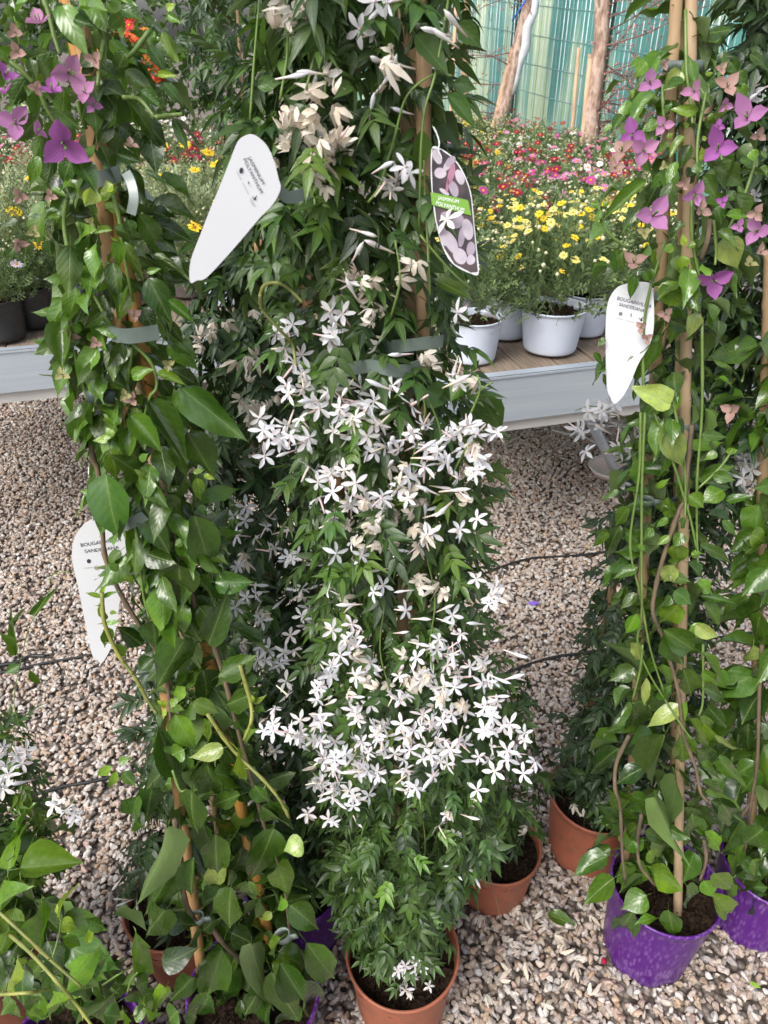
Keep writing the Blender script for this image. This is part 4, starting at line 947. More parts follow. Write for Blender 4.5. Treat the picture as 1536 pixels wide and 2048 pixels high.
hero_leaves(tA, bA, [(240, 100, 140, 390, 155, TM), (430, 300, 370, 690, 205, TM), (490, 540, 310, 830, 205, TM), (420, 830, 260, 1020, 205, TM), (1110, 310, 980, 680, 235, TM), (910, 430, 840, 740, 145, TD), (640, 240, 730, 510, 145, TM), (740, 340, 740, 640, 180, TM), (600, 490, 575, 740, 130, TM), (840, 690, 800, 960, 190, TM), (820, 530, 650, 700, 125, TP), (1140, 545, 1215, 790, 155, TB),
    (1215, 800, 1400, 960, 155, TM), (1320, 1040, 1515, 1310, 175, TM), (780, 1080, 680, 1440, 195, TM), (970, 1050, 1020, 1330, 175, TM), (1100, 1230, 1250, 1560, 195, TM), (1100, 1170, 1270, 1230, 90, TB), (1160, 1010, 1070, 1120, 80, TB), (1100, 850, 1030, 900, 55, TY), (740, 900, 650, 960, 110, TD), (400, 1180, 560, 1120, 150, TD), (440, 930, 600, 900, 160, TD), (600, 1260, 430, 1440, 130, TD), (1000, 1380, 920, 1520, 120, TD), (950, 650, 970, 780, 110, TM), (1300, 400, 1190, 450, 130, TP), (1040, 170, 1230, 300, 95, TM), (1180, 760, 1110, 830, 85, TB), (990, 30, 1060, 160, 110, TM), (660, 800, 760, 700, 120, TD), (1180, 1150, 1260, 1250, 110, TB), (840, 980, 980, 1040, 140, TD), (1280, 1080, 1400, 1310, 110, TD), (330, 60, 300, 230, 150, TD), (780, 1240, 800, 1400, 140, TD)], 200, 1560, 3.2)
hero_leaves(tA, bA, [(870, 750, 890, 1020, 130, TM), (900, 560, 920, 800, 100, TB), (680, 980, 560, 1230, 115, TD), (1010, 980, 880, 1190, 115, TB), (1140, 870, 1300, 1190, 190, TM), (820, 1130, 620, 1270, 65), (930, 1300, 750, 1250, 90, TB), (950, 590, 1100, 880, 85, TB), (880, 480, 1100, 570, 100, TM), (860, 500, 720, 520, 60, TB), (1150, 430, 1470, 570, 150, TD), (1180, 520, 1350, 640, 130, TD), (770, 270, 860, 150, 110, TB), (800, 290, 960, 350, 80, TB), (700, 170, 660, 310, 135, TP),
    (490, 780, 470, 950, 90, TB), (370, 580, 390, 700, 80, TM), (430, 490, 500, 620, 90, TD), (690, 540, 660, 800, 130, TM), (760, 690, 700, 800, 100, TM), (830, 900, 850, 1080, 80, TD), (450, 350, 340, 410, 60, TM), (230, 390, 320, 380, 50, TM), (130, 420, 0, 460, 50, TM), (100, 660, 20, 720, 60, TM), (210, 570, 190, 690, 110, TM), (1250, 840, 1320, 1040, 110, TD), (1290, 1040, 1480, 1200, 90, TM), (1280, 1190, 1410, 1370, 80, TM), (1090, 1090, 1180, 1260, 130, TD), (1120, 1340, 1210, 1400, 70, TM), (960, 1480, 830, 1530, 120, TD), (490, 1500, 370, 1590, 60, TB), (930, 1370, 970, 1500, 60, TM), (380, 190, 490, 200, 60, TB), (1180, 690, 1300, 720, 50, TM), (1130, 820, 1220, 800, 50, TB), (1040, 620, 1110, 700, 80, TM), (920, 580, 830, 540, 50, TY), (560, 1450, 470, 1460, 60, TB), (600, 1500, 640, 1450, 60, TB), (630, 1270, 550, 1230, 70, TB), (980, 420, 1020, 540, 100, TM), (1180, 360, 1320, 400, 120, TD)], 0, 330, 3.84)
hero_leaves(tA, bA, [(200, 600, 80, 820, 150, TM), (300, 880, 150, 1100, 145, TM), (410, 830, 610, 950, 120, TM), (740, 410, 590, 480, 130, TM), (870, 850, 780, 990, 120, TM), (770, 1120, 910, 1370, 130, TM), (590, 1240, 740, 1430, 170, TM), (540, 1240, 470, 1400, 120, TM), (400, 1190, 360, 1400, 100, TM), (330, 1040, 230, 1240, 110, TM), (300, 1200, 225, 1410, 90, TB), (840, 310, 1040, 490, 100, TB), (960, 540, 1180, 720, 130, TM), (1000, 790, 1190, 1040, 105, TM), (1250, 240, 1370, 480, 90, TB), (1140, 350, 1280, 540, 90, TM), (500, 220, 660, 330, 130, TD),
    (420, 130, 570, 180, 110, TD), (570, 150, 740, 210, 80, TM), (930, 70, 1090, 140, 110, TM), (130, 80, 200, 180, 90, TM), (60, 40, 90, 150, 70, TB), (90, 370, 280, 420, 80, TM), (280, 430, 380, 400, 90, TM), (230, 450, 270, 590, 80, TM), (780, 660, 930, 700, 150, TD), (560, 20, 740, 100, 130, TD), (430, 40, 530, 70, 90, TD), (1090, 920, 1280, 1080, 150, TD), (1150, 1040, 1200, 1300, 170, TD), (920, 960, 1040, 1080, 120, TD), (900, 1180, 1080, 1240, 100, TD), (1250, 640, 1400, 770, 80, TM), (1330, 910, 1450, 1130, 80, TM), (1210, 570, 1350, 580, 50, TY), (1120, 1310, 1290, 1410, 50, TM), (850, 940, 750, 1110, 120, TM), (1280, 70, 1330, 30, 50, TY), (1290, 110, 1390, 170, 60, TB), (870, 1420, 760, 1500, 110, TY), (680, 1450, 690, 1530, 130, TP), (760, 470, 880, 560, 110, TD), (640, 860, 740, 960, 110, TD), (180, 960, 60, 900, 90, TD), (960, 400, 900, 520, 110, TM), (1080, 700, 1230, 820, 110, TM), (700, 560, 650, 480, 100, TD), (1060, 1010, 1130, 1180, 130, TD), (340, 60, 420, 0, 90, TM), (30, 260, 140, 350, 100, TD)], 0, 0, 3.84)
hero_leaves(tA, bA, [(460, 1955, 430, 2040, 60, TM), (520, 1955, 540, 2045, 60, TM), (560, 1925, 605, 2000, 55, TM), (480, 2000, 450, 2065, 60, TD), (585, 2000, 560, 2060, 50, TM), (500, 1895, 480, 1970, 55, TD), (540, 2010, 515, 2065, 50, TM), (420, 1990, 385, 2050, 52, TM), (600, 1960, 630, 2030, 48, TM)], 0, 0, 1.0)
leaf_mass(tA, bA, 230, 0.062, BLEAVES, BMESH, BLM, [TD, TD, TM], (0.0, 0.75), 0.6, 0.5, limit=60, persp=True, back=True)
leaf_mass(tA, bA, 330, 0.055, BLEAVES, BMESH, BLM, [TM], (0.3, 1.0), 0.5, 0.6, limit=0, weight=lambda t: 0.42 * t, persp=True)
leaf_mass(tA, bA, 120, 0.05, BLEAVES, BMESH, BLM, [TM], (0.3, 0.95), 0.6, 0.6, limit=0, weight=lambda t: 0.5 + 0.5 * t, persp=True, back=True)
bracts(tA, bA, [(480, 1090, 330, 'd'), (520, 560, 250, 'p'), (310, 180, 200, 'p'), (660, 720, 180, 'p'), (40, 580, 150, 'd'), (120, 950, 240, 'm'), (400, 700, 180, 'd'), (280, 1020, 130, 'm'), (120, 250, 110, 'f'), (130, 400, 120, 'f'), (1000, 1120, 110, 'f'), (40, 720, 120, 'd'), (720, 820, 120, 'm'), (730, 460, 120, 'f'), (270, 680, 100, 'f')], 0, 0, 3.84)
bracts(tA, bA, [(260, 520, 100, 'g'), (150, 230, 110, 'f'), (390, 240, 90, 'f'), (130, 600, 110, 'f'), (540, 1330, 120, 'f'), (740, 1370, 90, 'f'), (480, 1610, 110, 'g'), (1030, 1160, 110, 'f'), (1290, 1530, 90, 'g'), (690, 430, 70, 'g'), (960, 1770, 90, 'g'), (1010, 1800, 100, 'f')], 0, 330, 3.84)
strap(tA, [bA.on(122, 352, 0.45), bA.on(150, 362, 0.62), bA.on(195, 358, 0.66), bA.on(240, 347, 0.45)], 0.0125)
strap(tA, [bA.on(252, 345, 0.6), bA.on(262, 365, 0.7), bA.on(268, 395, 0.75), bA.on(262, 428, 0.7)], 0.008, up=Vector((1, 0, 0.2)))
strap(tA, [bA.on(222, 668, 0.8), bA.on(260, 672, 0.95), bA.on(318, 664, 0.8)], 0.014, CLIP); strap(tA, [bA.on(240, 1052, 0.7), bA.on(262, 1046, 0.9), bA.on(290, 1030, 0.9)], 0.012, CLIP)
clip(tA, bA.on(190, 790, 0.72), (0.1, 0, 1), 0.009, 0.016, CLIPD); clip(tA, at_y(334, 1000, 0.735), (-0.3, 0, 1), 0.014, 0.012, CLIPD); clip(tA, bA.on(393, 1836, 0.4), (-0.2, 0, 1), 0.014, 0.012, TAPE); clip(tA, bA.on(566, 1872, 0.55), (-0.3, 0, 1), 0.014, 0.014, TAPE)

TM = (0.044, 0.108, 0.017)
# ---------------------------------------------------------------- F: bougainvillea at the right, in a purple pot
F_rows = [(-60, 1300, 1440), (100, 1270, 1450), (200, 1245, 1490), (330, 1220, 1510), (450, 1220, 1500), (600, 1250, 1470), (750, 1250, 1440), (900, 1255, 1440), (1050, 1230, 1440), (1200, 1240, 1450), (1350, 1240, 1460), (1500, 1230, 1470), (1620, 1220, 1470), (1720, 1220, 1450), (1800, 1230, 1430)]
pf = at_z(1330, 1775, 0.225); bF = Body(F_rows, 1.0, pf.y - 0.02); gF = ground_of(pf)
tF = thing('potted_bougainvillea', 'bougainvillea with violet bracts in mottled purple pot on open gravel', 'climbing plant', gF, G_B)
pot(tF, gF, 0.103, 0.235, PURPLE, 0.82)
cane(tF, at_z(1355, 1852, 0.16), at_y(1383, -40, 1.0), 0.0078, CANE_PALE); cane(tF, at_z(1252, 1748, 0.16), at_y(1355, -40, 1.0), 0.0078, CANE_TAN); cane(tF, at_z(1345, 1715, 0.16), at_y(1372, -40, 1.03), 0.007, CANE_TAN)
stems(tF, bF, [[(1281, 825), (1278, 951), (1260, 1089), (1281, 1192), (1301, 1300), (1330, 1390)], [(1290, 825), (1284, 963), (1283, 1101), (1283, 1227), (1275, 1285), (1296, 1343), (1331, 1401), (1368, 1458), (1386, 1481)], [(1343, 790), (1366, 905), (1371, 976), (1370, 1040)], [(1308, 825), (1341, 910), (1366, 988), (1381, 1039), (1394, 1101)], [(1404, 640), (1404, 820), (1394, 960), (1394, 1076), (1396, 1126)], [(1406, 1288), (1406, 1398), (1398, 1431)],
    [(1371, 20), (1373, 146), (1381, 202), (1385, 247)], [(1412, 186), (1399, 252), (1394, 303), (1396, 359)], [(1510, 326), (1488, 392), (1452, 468)], [(1254, 496), (1221, 471), (1203, 443), (1198, 415)], [(1288, 800), (1286, 700), (1295, 600), (1330, 480)], [(1383, 400), (1384, 480), (1400, 560)], [(1428, 440), (1432, 500), (1430, 530)], [(1325, 170), (1326, 220), (1330, 260)], [(1466, 898), (1440, 935), (1395, 978)], [(1285, 1290), (1280, 1340), (1265, 1400)]], 0.0030, GSTEM, 0.7)
stems(tF, bF, [[(1384, 850), (1374, 941), (1370, 1000), (1358, 1021), (1331, 1101), (1311, 1177), (1306, 1227), (1326, 1275), (1338, 1315), (1358, 1391), (1366, 1468), (1391, 1534), (1401, 1584), (1416, 1604)], [(1258, 1471), (1233, 1526), (1230, 1577), (1240, 1614), (1245, 1715), (1250, 1760)], [(1420, 440), (1415, 480), (1402, 520)], [(1408, 1680), (1412, 1720), (1400, 1760)], [(1283, 1630), (1275, 1680), (1280, 1730), (1310, 1770)]], 0.0042, BSTEM, 0.6)
hero_leaves(tF, bF, [(560, 90, 480, 210, 95, TB), (600, 170, 470, 300, 65, TM), (840, 170, 710, 300, 130, TP), (860, 270, 700, 300, 90, TM), (450, 410, 340, 520, 80, TB), (520, 460, 530, 540, 80, TB), (640, 60, 770, 10, 80, TM), (900, 330, 840, 420, 65), (970, 480, 780, 470, 80, TB), (1130, 440, 1140, 560, 120, TB), (1040, 540, 1150, 560, 80, TB), (650, 560, 540, 630, 80, TB), (380, 520, 290, 640, 80, TM), (290, 590, 220, 630, 50, TB), (250, 720, 230, 820, 70, TM), (430, 320, 450, 380, 45, TY), (740, 720, 640, 800, 70, TB), (860, 680, 740, 820, 80, TB), (910, 750, 820, 920, 95, TM), (800, 880, 720, 1030, 80, TB),
    (1090, 910, 1340, 1050, 170, TM), (1010, 990, 1110, 1150, 120, TM), (1110, 1000, 1220, 1120, 120, TD), (560, 1030, 230, 1320, 100, TB), (700, 980, 590, 1090, 90, TM), (650, 1060, 570, 1200, 130, TD), (760, 1050, 690, 1260, 115, TM), (500, 1220, 370, 1410, 80, TM), (860, 1360, 790, 1410, 60, TM), (1120, 1230, 1160, 1360, 90, TM), (1190, 1140, 1290, 1170, 80, TM), (1190, 1300, 1380, 1300, 80, TB), (1270, 190, 1380, 260, 100, TM), (1260, 290, 1370, 370, 100, TB), (1400, 470, 1450, 580, 90, TB), (1390, 790, 1420, 870, 80, TB), (1300, 860, 1400, 890, 60, TM), (1460, 920, 1510, 980, 70, TB), (1470, 830, 1520, 810, 60, TB), (1260, 1450, 1320, 1610, 70, TM),
    (1130, 60, 1240, 30, 80, TD), (1220, 90, 1280, 180, 90, TM), (1380, 30, 1500, 110, 80, TM), (1170, 1480, 1290, 1700, 200, TP), (340, 1560, 300, 1760, 90, TM), (360, 1600, 390, 1740, 100, TM), (780, 1560, 690, 1560, 70, TB), (840, 1620, 850, 1750, 100, TY), (900, 1640, 1000, 1750, 80, TB), (640, 1560, 600, 1690, 50, TB), (950, 1530, 880, 1550, 60, TB), (860, 1540, 850, 1460, 50, TY), (590, 1720, 560, 1820, 110, TM), (640, 1650, 630, 1830, 45, TB), (480, 1770, 400, 1950, 80, TM), (650, 1870, 910, 1990, 165, TB), (900, 1840, 910, 2040, 115, TB), (1180, 1760, 1220, 1860, 70, TM), (190, 1240, 130, 1200, 50, TB), (210, 1260, 150, 1360, 50, TB), (220, 1220, 270, 1200, 40, TB), (690, 640, 640, 660, 50, TY), (720, 690, 780, 660, 40, TY), (1030, 310, 1060, 260, 45, TY), (1000, 700, 1040, 690, 40, TY), (860, 600, 900, 580, 50, TY), (1060, 170, 1050, 210, 50, TY), (480, 990, 510, 960, 70, TM), (880, 1000, 960, 960, 120, TD), (780, 960, 840, 1040, 110, TD), (1030, 860, 1000, 780, 80, TY), (940, 900, 1000, 960, 80, TM), (1060, 240, 1130, 260, 80, TM), (1010, 420, 1100, 380, 80, TM), (640, 360, 600, 420, 80, TM), (720, 430, 740, 480, 70, TM), (900, 520, 930, 580, 70, TM)], 1150, 100, 3.938)
hero_leaves(tF, bF, [(840, 1060, 435, 900, 240, TY), (1010, 880, 780, 1530, 340, TB), (870, 500, 710, 620, 150, TM), (1120, 1870, 700, 1640, 330, TP), (1480, 600, 1400, 930, 220, TP), (1150, 400, 1400, 690, 190, TM), (1100, 700, 1440, 830, 190, TD), (640, 60, 540, 390, 140, TM), (760, 30, 830, 140, 130, TB), (210, 950, 110, 1060, 90, TM), (60, 1150, 180, 1320, 90, TM), (220, 1390, 110, 1410, 50, TM), (180, 1450, 240, 1640, 75, TM), (680, 1320, 610, 1590, 120, TM), (650, 1580, 600, 1800, 60, TM), (960, 1500, 900, 1440, 140, TD)], 1180, 540, 6.98)
hero_leaves(tF, bF, [(580, 740, 430, 690, 80, TM), (720, 240, 860, 520, 190, TP), (1010, 280, 1210, 290, 90, TM), (1100, 590, 1260, 640, 95, TM), (1180, 720, 1020, 790, 150, TB), (1060, 650, 1240, 700, 130, TD), (740, 770, 770, 980, 110, TB), (700, 830, 680, 900, 100, TM), (870, 770, 890, 850, 65, TB), (900, 760, 1020, 850, 120, TB), (1060, 910, 1300, 940, 100, TM), (1170, 960, 1300, 1070, 70, TM), (430, 860, 310, 990, 115, TM), (360, 1000, 210, 1280, 120, TD), (260, 1050, 120, 1170, 70, TM), (740, 940, 650, 1010, 55, TB), (830, 960, 890, 1010, 90, TM), (860, 1060, 780, 1160, 100, TM), (820, 1150, 820, 1330, 150, TB), (990, 1150, 1310, 1290, 90, TM),
    (750, 1080, 660, 1150, 60, TB), (620, 1020, 540, 1100, 80, TM), (500, 1330, 310, 1410, 85, TM), (400, 1050, 500, 1130, 100, TM), (790, 1310, 700, 1460, 130, TP), (900, 1300, 1060, 1420, 130, TM), (760, 1400, 910, 1440, 90, TM), (970, 1450, 1110, 1530, 110, TB), (790, 1520, 930, 1620, 130, TM), (830, 1620, 690, 1790, 175, TB), (1020, 1620, 1190, 1760, 140, TM), (1000, 1560, 1250, 1600, 70, TM), (490, 1540, 370, 1650, 80, TM), (490, 1700, 410, 1850, 100, TB), (700, 1830, 950, 1990, 200, TM), (920, 1800, 1030, 1900, 150, TB), (960, 1790, 1130, 1900, 120, TP), (1200, 800, 1400, 760, 70, TM), (350, 720, 200, 790, 50, TM), (930, 1240, 1000, 1210, 70, TB), (640, 700, 740, 640, 50, TB), (560, 1160, 490, 1170, 60, TB), (1130, 420, 1040, 460, 70, TB), (1200, 410, 1300, 400, 50, TB)], 1150, 800, 3.98)
hero_leaves(tF, bF, [(700, 60, 900, 310, 195, TM), (520, 150, 460, 280, 130, TP), (470, 340, 300, 440, 140, TM), (570, 420, 550, 650, 65, TP), (580, 470, 620, 670, 130, TM), (840, 640, 590, 790, 125, TP), (460, 640, 530, 890, 225, TD), (660, 340, 830, 520, 150, TB), (860, 340, 950, 590, 150, TM), (1010, 380, 1180, 480, 90, TB), (1020, 500, 1250, 600, 130, TM), (1060, 650, 1200, 820, 115, TD), (870, 610, 870, 790, 45, TB), (910, 740, 1130, 1010, 125, TB), (990, 730, 1160, 880, 90, TB), (1110, 870, 1350, 1070, 45, TP), (720, 870, 590, 1250, 225, TM), (830, 880, 910, 1130, 195, TB), (960, 980, 1140, 1110, 150, TM), (1150, 1070, 1350, 1280, 115, TB), (1010, 1090, 1180, 1220, 80, TM), (350, 980, 60, 1180, 150, TD),
    (560, 1130, 330, 1240, 145, TD), (800, 1210, 810, 1590, 265, TM), (640, 1380, 750, 1740, 175, TB), (560, 1640, 760, 1730, 110, TM), (700, 1600, 900, 1700, 115, TM), (930, 1490, 960, 1720, 165, TM), (1170, 1420, 1300, 1620, 150, TM), (1010, 1250, 1230, 1310, 85, TM), (1040, 1320, 1400, 1480, 90, TB), (1080, 1400, 1330, 1560, 140, TD), (1030, 1640, 1180, 1810, 110, TB), (1320, 1560, 1190, 1790, 140, TD), (450, 1370, 630, 1400, 110, TM), (520, 1450, 600, 1500, 70, TM), (260, 1840, 0, 1950, 155, TM), (410, 1660, 400, 1800, 110, TB), (500, 1600, 400, 1680, 90, TM), (1000, 220, 1240, 440, 100, TM), (640, 560, 720, 480, 110, TM), (300, 330, 380, 420, 130, TD)], 1150, 1250, 3.98)
hero_leaves(tF, bF, [(920, 440, 800, 530, 90, TM), (1000, 570, 930, 680, 95, TM), (1050, 510, 960, 560, 90, TM), (1140, 570, 1160, 690, 80, TM), (1070, 400, 1200, 470, 105, TB), (1210, 470, 1260, 580, 85, TM), (1310, 500, 1390, 580, 85, TB), (1320, 420, 1400, 500, 80, TB), (1090, 600, 1010, 610, 45, TB), (1240, 340, 1200, 450, 80, TM), (1280, 450, 1320, 520, 65, TB), (1060, 330, 1090, 380, 60, TB), (1000, 290, 960, 340, 60, TM)], 768, 1536, 2.0)
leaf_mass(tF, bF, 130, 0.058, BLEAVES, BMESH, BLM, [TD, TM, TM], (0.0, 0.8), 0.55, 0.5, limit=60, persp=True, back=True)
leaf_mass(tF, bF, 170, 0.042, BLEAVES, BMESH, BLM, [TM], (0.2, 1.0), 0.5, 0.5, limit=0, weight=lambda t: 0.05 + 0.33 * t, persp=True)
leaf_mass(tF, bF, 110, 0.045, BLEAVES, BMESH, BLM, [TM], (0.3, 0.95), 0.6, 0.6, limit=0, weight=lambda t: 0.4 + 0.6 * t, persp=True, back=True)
bracts(tF, bF, [(450, 660, 210, 'd'), (540, 790, 210, 'p'), (370, 800, 170, 'f'), (590, 270, 170, 'm'), (940, 330, 150, 'p'), (1130, 780, 240, 'd'), (1360, 540, 250, 'm'), (1440, 680, 110, 'f'), (1200, 290, 180, 'f'), (610, 1310, 260, 'm'), (950, 1130, 180, 'm'), (870, 1050, 100, 'f'), (990, 1260, 130, 'f'), (1440, 1430, 200, 'm'), (1430, 1280, 130, 'f'), (1090, 1810, 240, 'd'), (460, 1680, 170, 'f'), (1290, 1390, 100, 'm'), (310, 930, 130, 'f'), (540, 1440, 100, 'g'), (1370, 1690, 110, 'g'), (1160, 1200, 90, 'd'), (700, 600, 140, 'p'), (710, 910, 70, 'g'), (1130, 600, 90, 'd'), (1180, 430, 110, 'p'), (700, 110, 80, 'f'), (1150, 150, 90, 'f'), (1460, 1600, 100, 'f')], 1150, 100, 3.938)
bracts(tF, bF, [(1050, 620, 190, 'f'), (720, 800, 170, 'f'), (800, 960, 150, 'f')], 1180, 540, 6.98); bracts(tF, bF, [(1250, 80, 150, 'f')], 1150, 800, 3.98)
clip(tF, at_y(1367, 132, 0.985), (0, 0, 1), 0.025, 0.014, CLIP, False)
strap(tF, [bF.on(1308, 590, 0.4), bF.on(1350, 598, 0.5), bF.on(1400, 604, 0.4)], 0.011, CLIP)
for x, y, m_ in ((1372, 852, CLIP), (1296, 936, CLIP), (1291, 1002, CLIP), (1357, 1006, CLIPD), (1357, 1326, CLIP), (1265, 1482, CLIP), (1256, 1573, CLIP), (1352, 1546, CLIPD)):
    clip(tF, at_y(x, y, 0.975 - 0.11 * (y / 1850)), (0.03, 0, 1), 0.0135, 0.012, m_)

# ---------------------------------------------------------------- B: the middle jasmine, in a terracotta pot
B_rows = [(-140, 540, 900), (0, 520, 900), (100, 500, 895), (250, 500, 905), (400, 520, 890), (560, 520, 920), (700, 600, 895), (800, 600, 940), (950, 620, 965), (1100, 640, 960), (1250, 640, 975), (1400, 650, 1010), (1550, 650, 1030), (1650, 680, 940), (1750, 690, 915), (1830, 705, 885), (1890, 745, 850)]
pb = at_z(805, 1905, 0.2); bB = Body(B_rows, 0.76, pb.y); gB = ground_of(pb)
tB = thing('potted_jasmine', 'large white flowering jasmine in terracotta pot at bottom centre', 'climbing plant', gB, G_J)
pot(tB, gB, 0.103, 0.205, TERRA, 0.8)
cane(tB, at_z(790, 1900, 0.16), at_y(838, -40, 0.74), 0.0085, CANE_TAN); cane(tB, at_z(832, 1905, 0.16), at_y(813, -40, 0.745), 0.0085, CANE_PALE); cane(tB, at_z(742, 1880, 0.16), at_y(606, -40, 0.80), 0.0075, (0.42, 0.24, 0.13))
cane(tB, at_z(842, 1870, 0.16), at_y(848, 100, 0.70), 0.0075, CANE_TAN)
leaf_mass(tB, bB, 2800, 0.07, PINN, PMESH, JLM, [JM, JM, JD, JB], (0.2, 1.0), 1.0, 0.25, limit=290, taper=(0.8, 0.62))
hero_leaves(tB, bB, [(280, 610, 480, 880, 130, JM), (1240, 740, 1410, 910, 165, JM), (1330, 600, 1500, 800, 110, JM), (1370, 530, 1500, 560, 100, JM), (1390, 150, 1536, 290, 125, JM), (1120, 220, 1320, 460, 185, JM), (1160, 830, 1140, 1100, 125, JB), (220, 1430, 210, 1680, 125, JM), (700, 1450, 690, 1640, 140, JM), (830, 1000, 660, 1200, 115, JD), (600, 1470, 820, 1480, 120, JM), (270, 1190, 450, 1200, 110, JM), (600, 1650, 620, 1900, 120, JM), (390, 0, 410, 220, 95, JM), (1150, 1560, 1030, 1540, 140, JM), (940, 1160, 870, 1260, 120, JM), (110, 550, 250, 520, 95, JM), (730, 310, 860, 270, 100, JM), (950, 100, 1020, 250, 110, JM), (540, 310, 450, 450, 120, JM), (1200, 560, 1290, 660, 120, JD), (30, 640, 45, 770, 70, JM), (170, 350, 190, 480, 90, JD), (660, 780, 760, 760, 90, JM), (700, 840, 690, 920, 90, JM), (1060, 950, 960, 1060, 80, JM), (480, 1500, 430, 1600, 110, JM), (740, 1600, 760, 1720, 110, JD), (1180, 1640, 1300, 1740, 120, JM), (1360, 1700, 1430, 1800, 100, JM), (280, 1690, 340, 1800, 110, JM)], 480, 0, 3.2, LMESH)
hero_leaves(tB, bB, [(960, 790, 1000, 855, 60, JM), (935, 760, 900, 790, 50, JB), (850, 780, 900, 800, 55, JM), (720, 1480, 730, 1560, 34, JM), (700, 640, 690, 720, 50, JM), (800, 620, 810, 700, 52, JM), (870, 560, 940, 590, 50, JB)], 0, 0, 1.0, LMESH)
stems(tB, bB, [[(838, 460), (845, 250), (870, 150), (890, 40), (900, -20)], [(736, 405), (760, 370), (790, 270), (815, 190), (870, 148), (905, 152)], [(860, 590), (855, 480), (850, 400), (848, 320)], [(612, 180), (632, 100), (650, 20), (655, -20)], [(650, 200), (655, 90), (662, -10)], [(500, 240), (510, 100), (520, -10)], [(800, 990), (830, 900), (850, 820), (830, 770), (780, 760)], [(690, 1000), (720, 930), (700, 860)], [(900, 960), (930, 900), (950, 880)], [(840, 470), (900, 540), (945, 580)], [(780, 1380), (760, 1300), (770, 1200)], [(880, 1400), (860, 1300), (870, 1200), (850, 1100)], [(720, 1680), (740, 1600), (730, 1500)], [(830, 1800), (850, 1700), (840, 1600)], [(940, 830), (960, 780), (955, 750)], [(950, 790), (975, 770), (985, 765)], [(780, 640), (800, 560), (790, 480)], [(560, 200), (575, 100), (570, 0)], [(820, 770), (850, 790), (880, 860), (880, 940)]], 0.0018, GSTEM, 0.95)
stems(tB, bB, [[(520, 590), (530, 570), (555, 566), (580, 580), (605, 605)], [(520, 590), (525, 620), (560, 660), (585, 690), (592, 740)]], 0.0022, YSTEM, 1.2)
B_fl = [(645, 1560, 4, 28, 'f'), (610, 1620, 2, 12, 'f'), (640, 1435, 9, 45, 'f'), (560, 1480, 5, 30, 'f'), (590, 1440, 6, 38, 'f'), (560, 900, 4, 28, 'f'), (570, 850, 9, 40, 'f'), (600, 770, 8, 42, 'f'), (575, 690, 6, 30, 'f'), (665, 680, 2, 14, 'f'), (690, 632, 2, 12, 'f'), (660, 625, 1, 5, 'f'), (650, 790, 5, 35, 'f'), (735, 835, 6, 35, 'f'), (750, 902, 1, 2, 'f'), (800, 840, 4, 30, 'f'), (846, 852, 1, 3, 'f'), (917, 624, 1, 3, 'f'), (982, 632, 1, 4, 'f'), (700, 850, 5, 25, 'f'), (900, 890, 8, 45, 'f'), (930, 942, 4, 38, 'f'), (960, 930, 2, 10, 'f'), (985, 878, 2, 14, 'f'), (650, 965, 6, 35, 'f'), (690, 980, 4, 30, 'f'), (720, 1000, 6, 40, 'f'), (780, 960, 5, 40, 'f'), (680, 1040, 2, 10, 'f'),
    (690, 1270, 4, 30, 'f'), (690, 1320, 6, 35, 'f'), (660, 1500, 14, 50, 'f'), (700, 1540, 10, 45, 'f'), (680, 1600, 9, 45, 'f'), (720, 1480, 9, 50, 'f'), (760, 1500, 12, 50, 'f'), (830, 1480, 12, 50, 'f'), (890, 1520, 4, 25, 'f'), (850, 1390, 6, 40, 'f'), (790, 1370, 8, 45, 'w'), (860, 1350, 4, 30, 'f'), (930, 1380, 7, 45, 'w'), (935, 1370, 5, 45, 'f'), (970, 1410, 9, 40, 'f'), (975, 1480, 9, 40, 'f'), (1005, 1500, 8, 40, 'f'), (1055, 1520, 4, 25, 'f'), (970, 1172, 5, 25, 'f'), (915, 1070, 1, 4, 'f'), (930, 1050, 2, 25, 'f'), (840, 1070, 3, 25, 'f'), (850, 1180, 5, 25, 'w'), (920, 1290, 6, 45, 'f'), (880, 1300, 5, 40, 'f'), (900, 1650, 3, 18, 'f'), (805, 1545, 2, 8, 'f'), (850, 1460, 4, 25, 'f'),
    (803, 215, 1, 2, 'f'), (760, 130, 4, 24, 'w'), (650, 190, 8, 28, 'w'), (610, 280, 15, 48, 'w'), (665, 295, 7, 28, 'w'), (565, 20, 7, 34, 'w'), (745, 20, 5, 34, 'f'), (530, 330, 5, 18, 'w'), (645, 350, 4, 22, 'w'), (770, 350, 2, 12, 'f'), (812, 335, 2, 10, 'f'), (800, 380, 2, 14, 'f'), (750, 630, 3, 14, 'w'), (720, 580, 4, 25, 'w'), (890, 440, 2, 12, 'f'), (850, 720, 3, 12, 'w'), (800, 1000, 12, 55, 'w'), (745, 1040, 8, 38, 'w'), (832, 1075, 3, 16, 'w'), (770, 1062, 5, 25, 'w'), (820, 545, 3, 18, 'w'), (710, 1100, 2, 12, 'w'),
    (750, 210, 1, 5, 'b'), (750, 490, 4, 25, 'b'), (705, 575, 3, 14, 'b'), (720, 770, 4, 25, 'b'), (690, 790, 3, 18, 'b'), (825, 885, 7, 35, 'b'), (855, 900, 5, 25, 'b'), (640, 650, 2, 18, 'b'), (1010, 1345, 4, 35, 'b'), (870, 990, 5, 30, 'b'), (925, 1750, 5, 22, 'b'), (895, 45, 3, 25, 'b'), (600, 160, 3, 20, 'b'), (760, 150, 4, 25, 'b'), (900, 1000, 4, 30, 'b'), (760, 1250, 5, 60, 'b'), (960, 1300, 5, 40, 'b'), (700, 1360, 5, 40, 'b'), (680, 1620, 4, 30, 'b'), (880, 1340, 5, 40, 'b')]
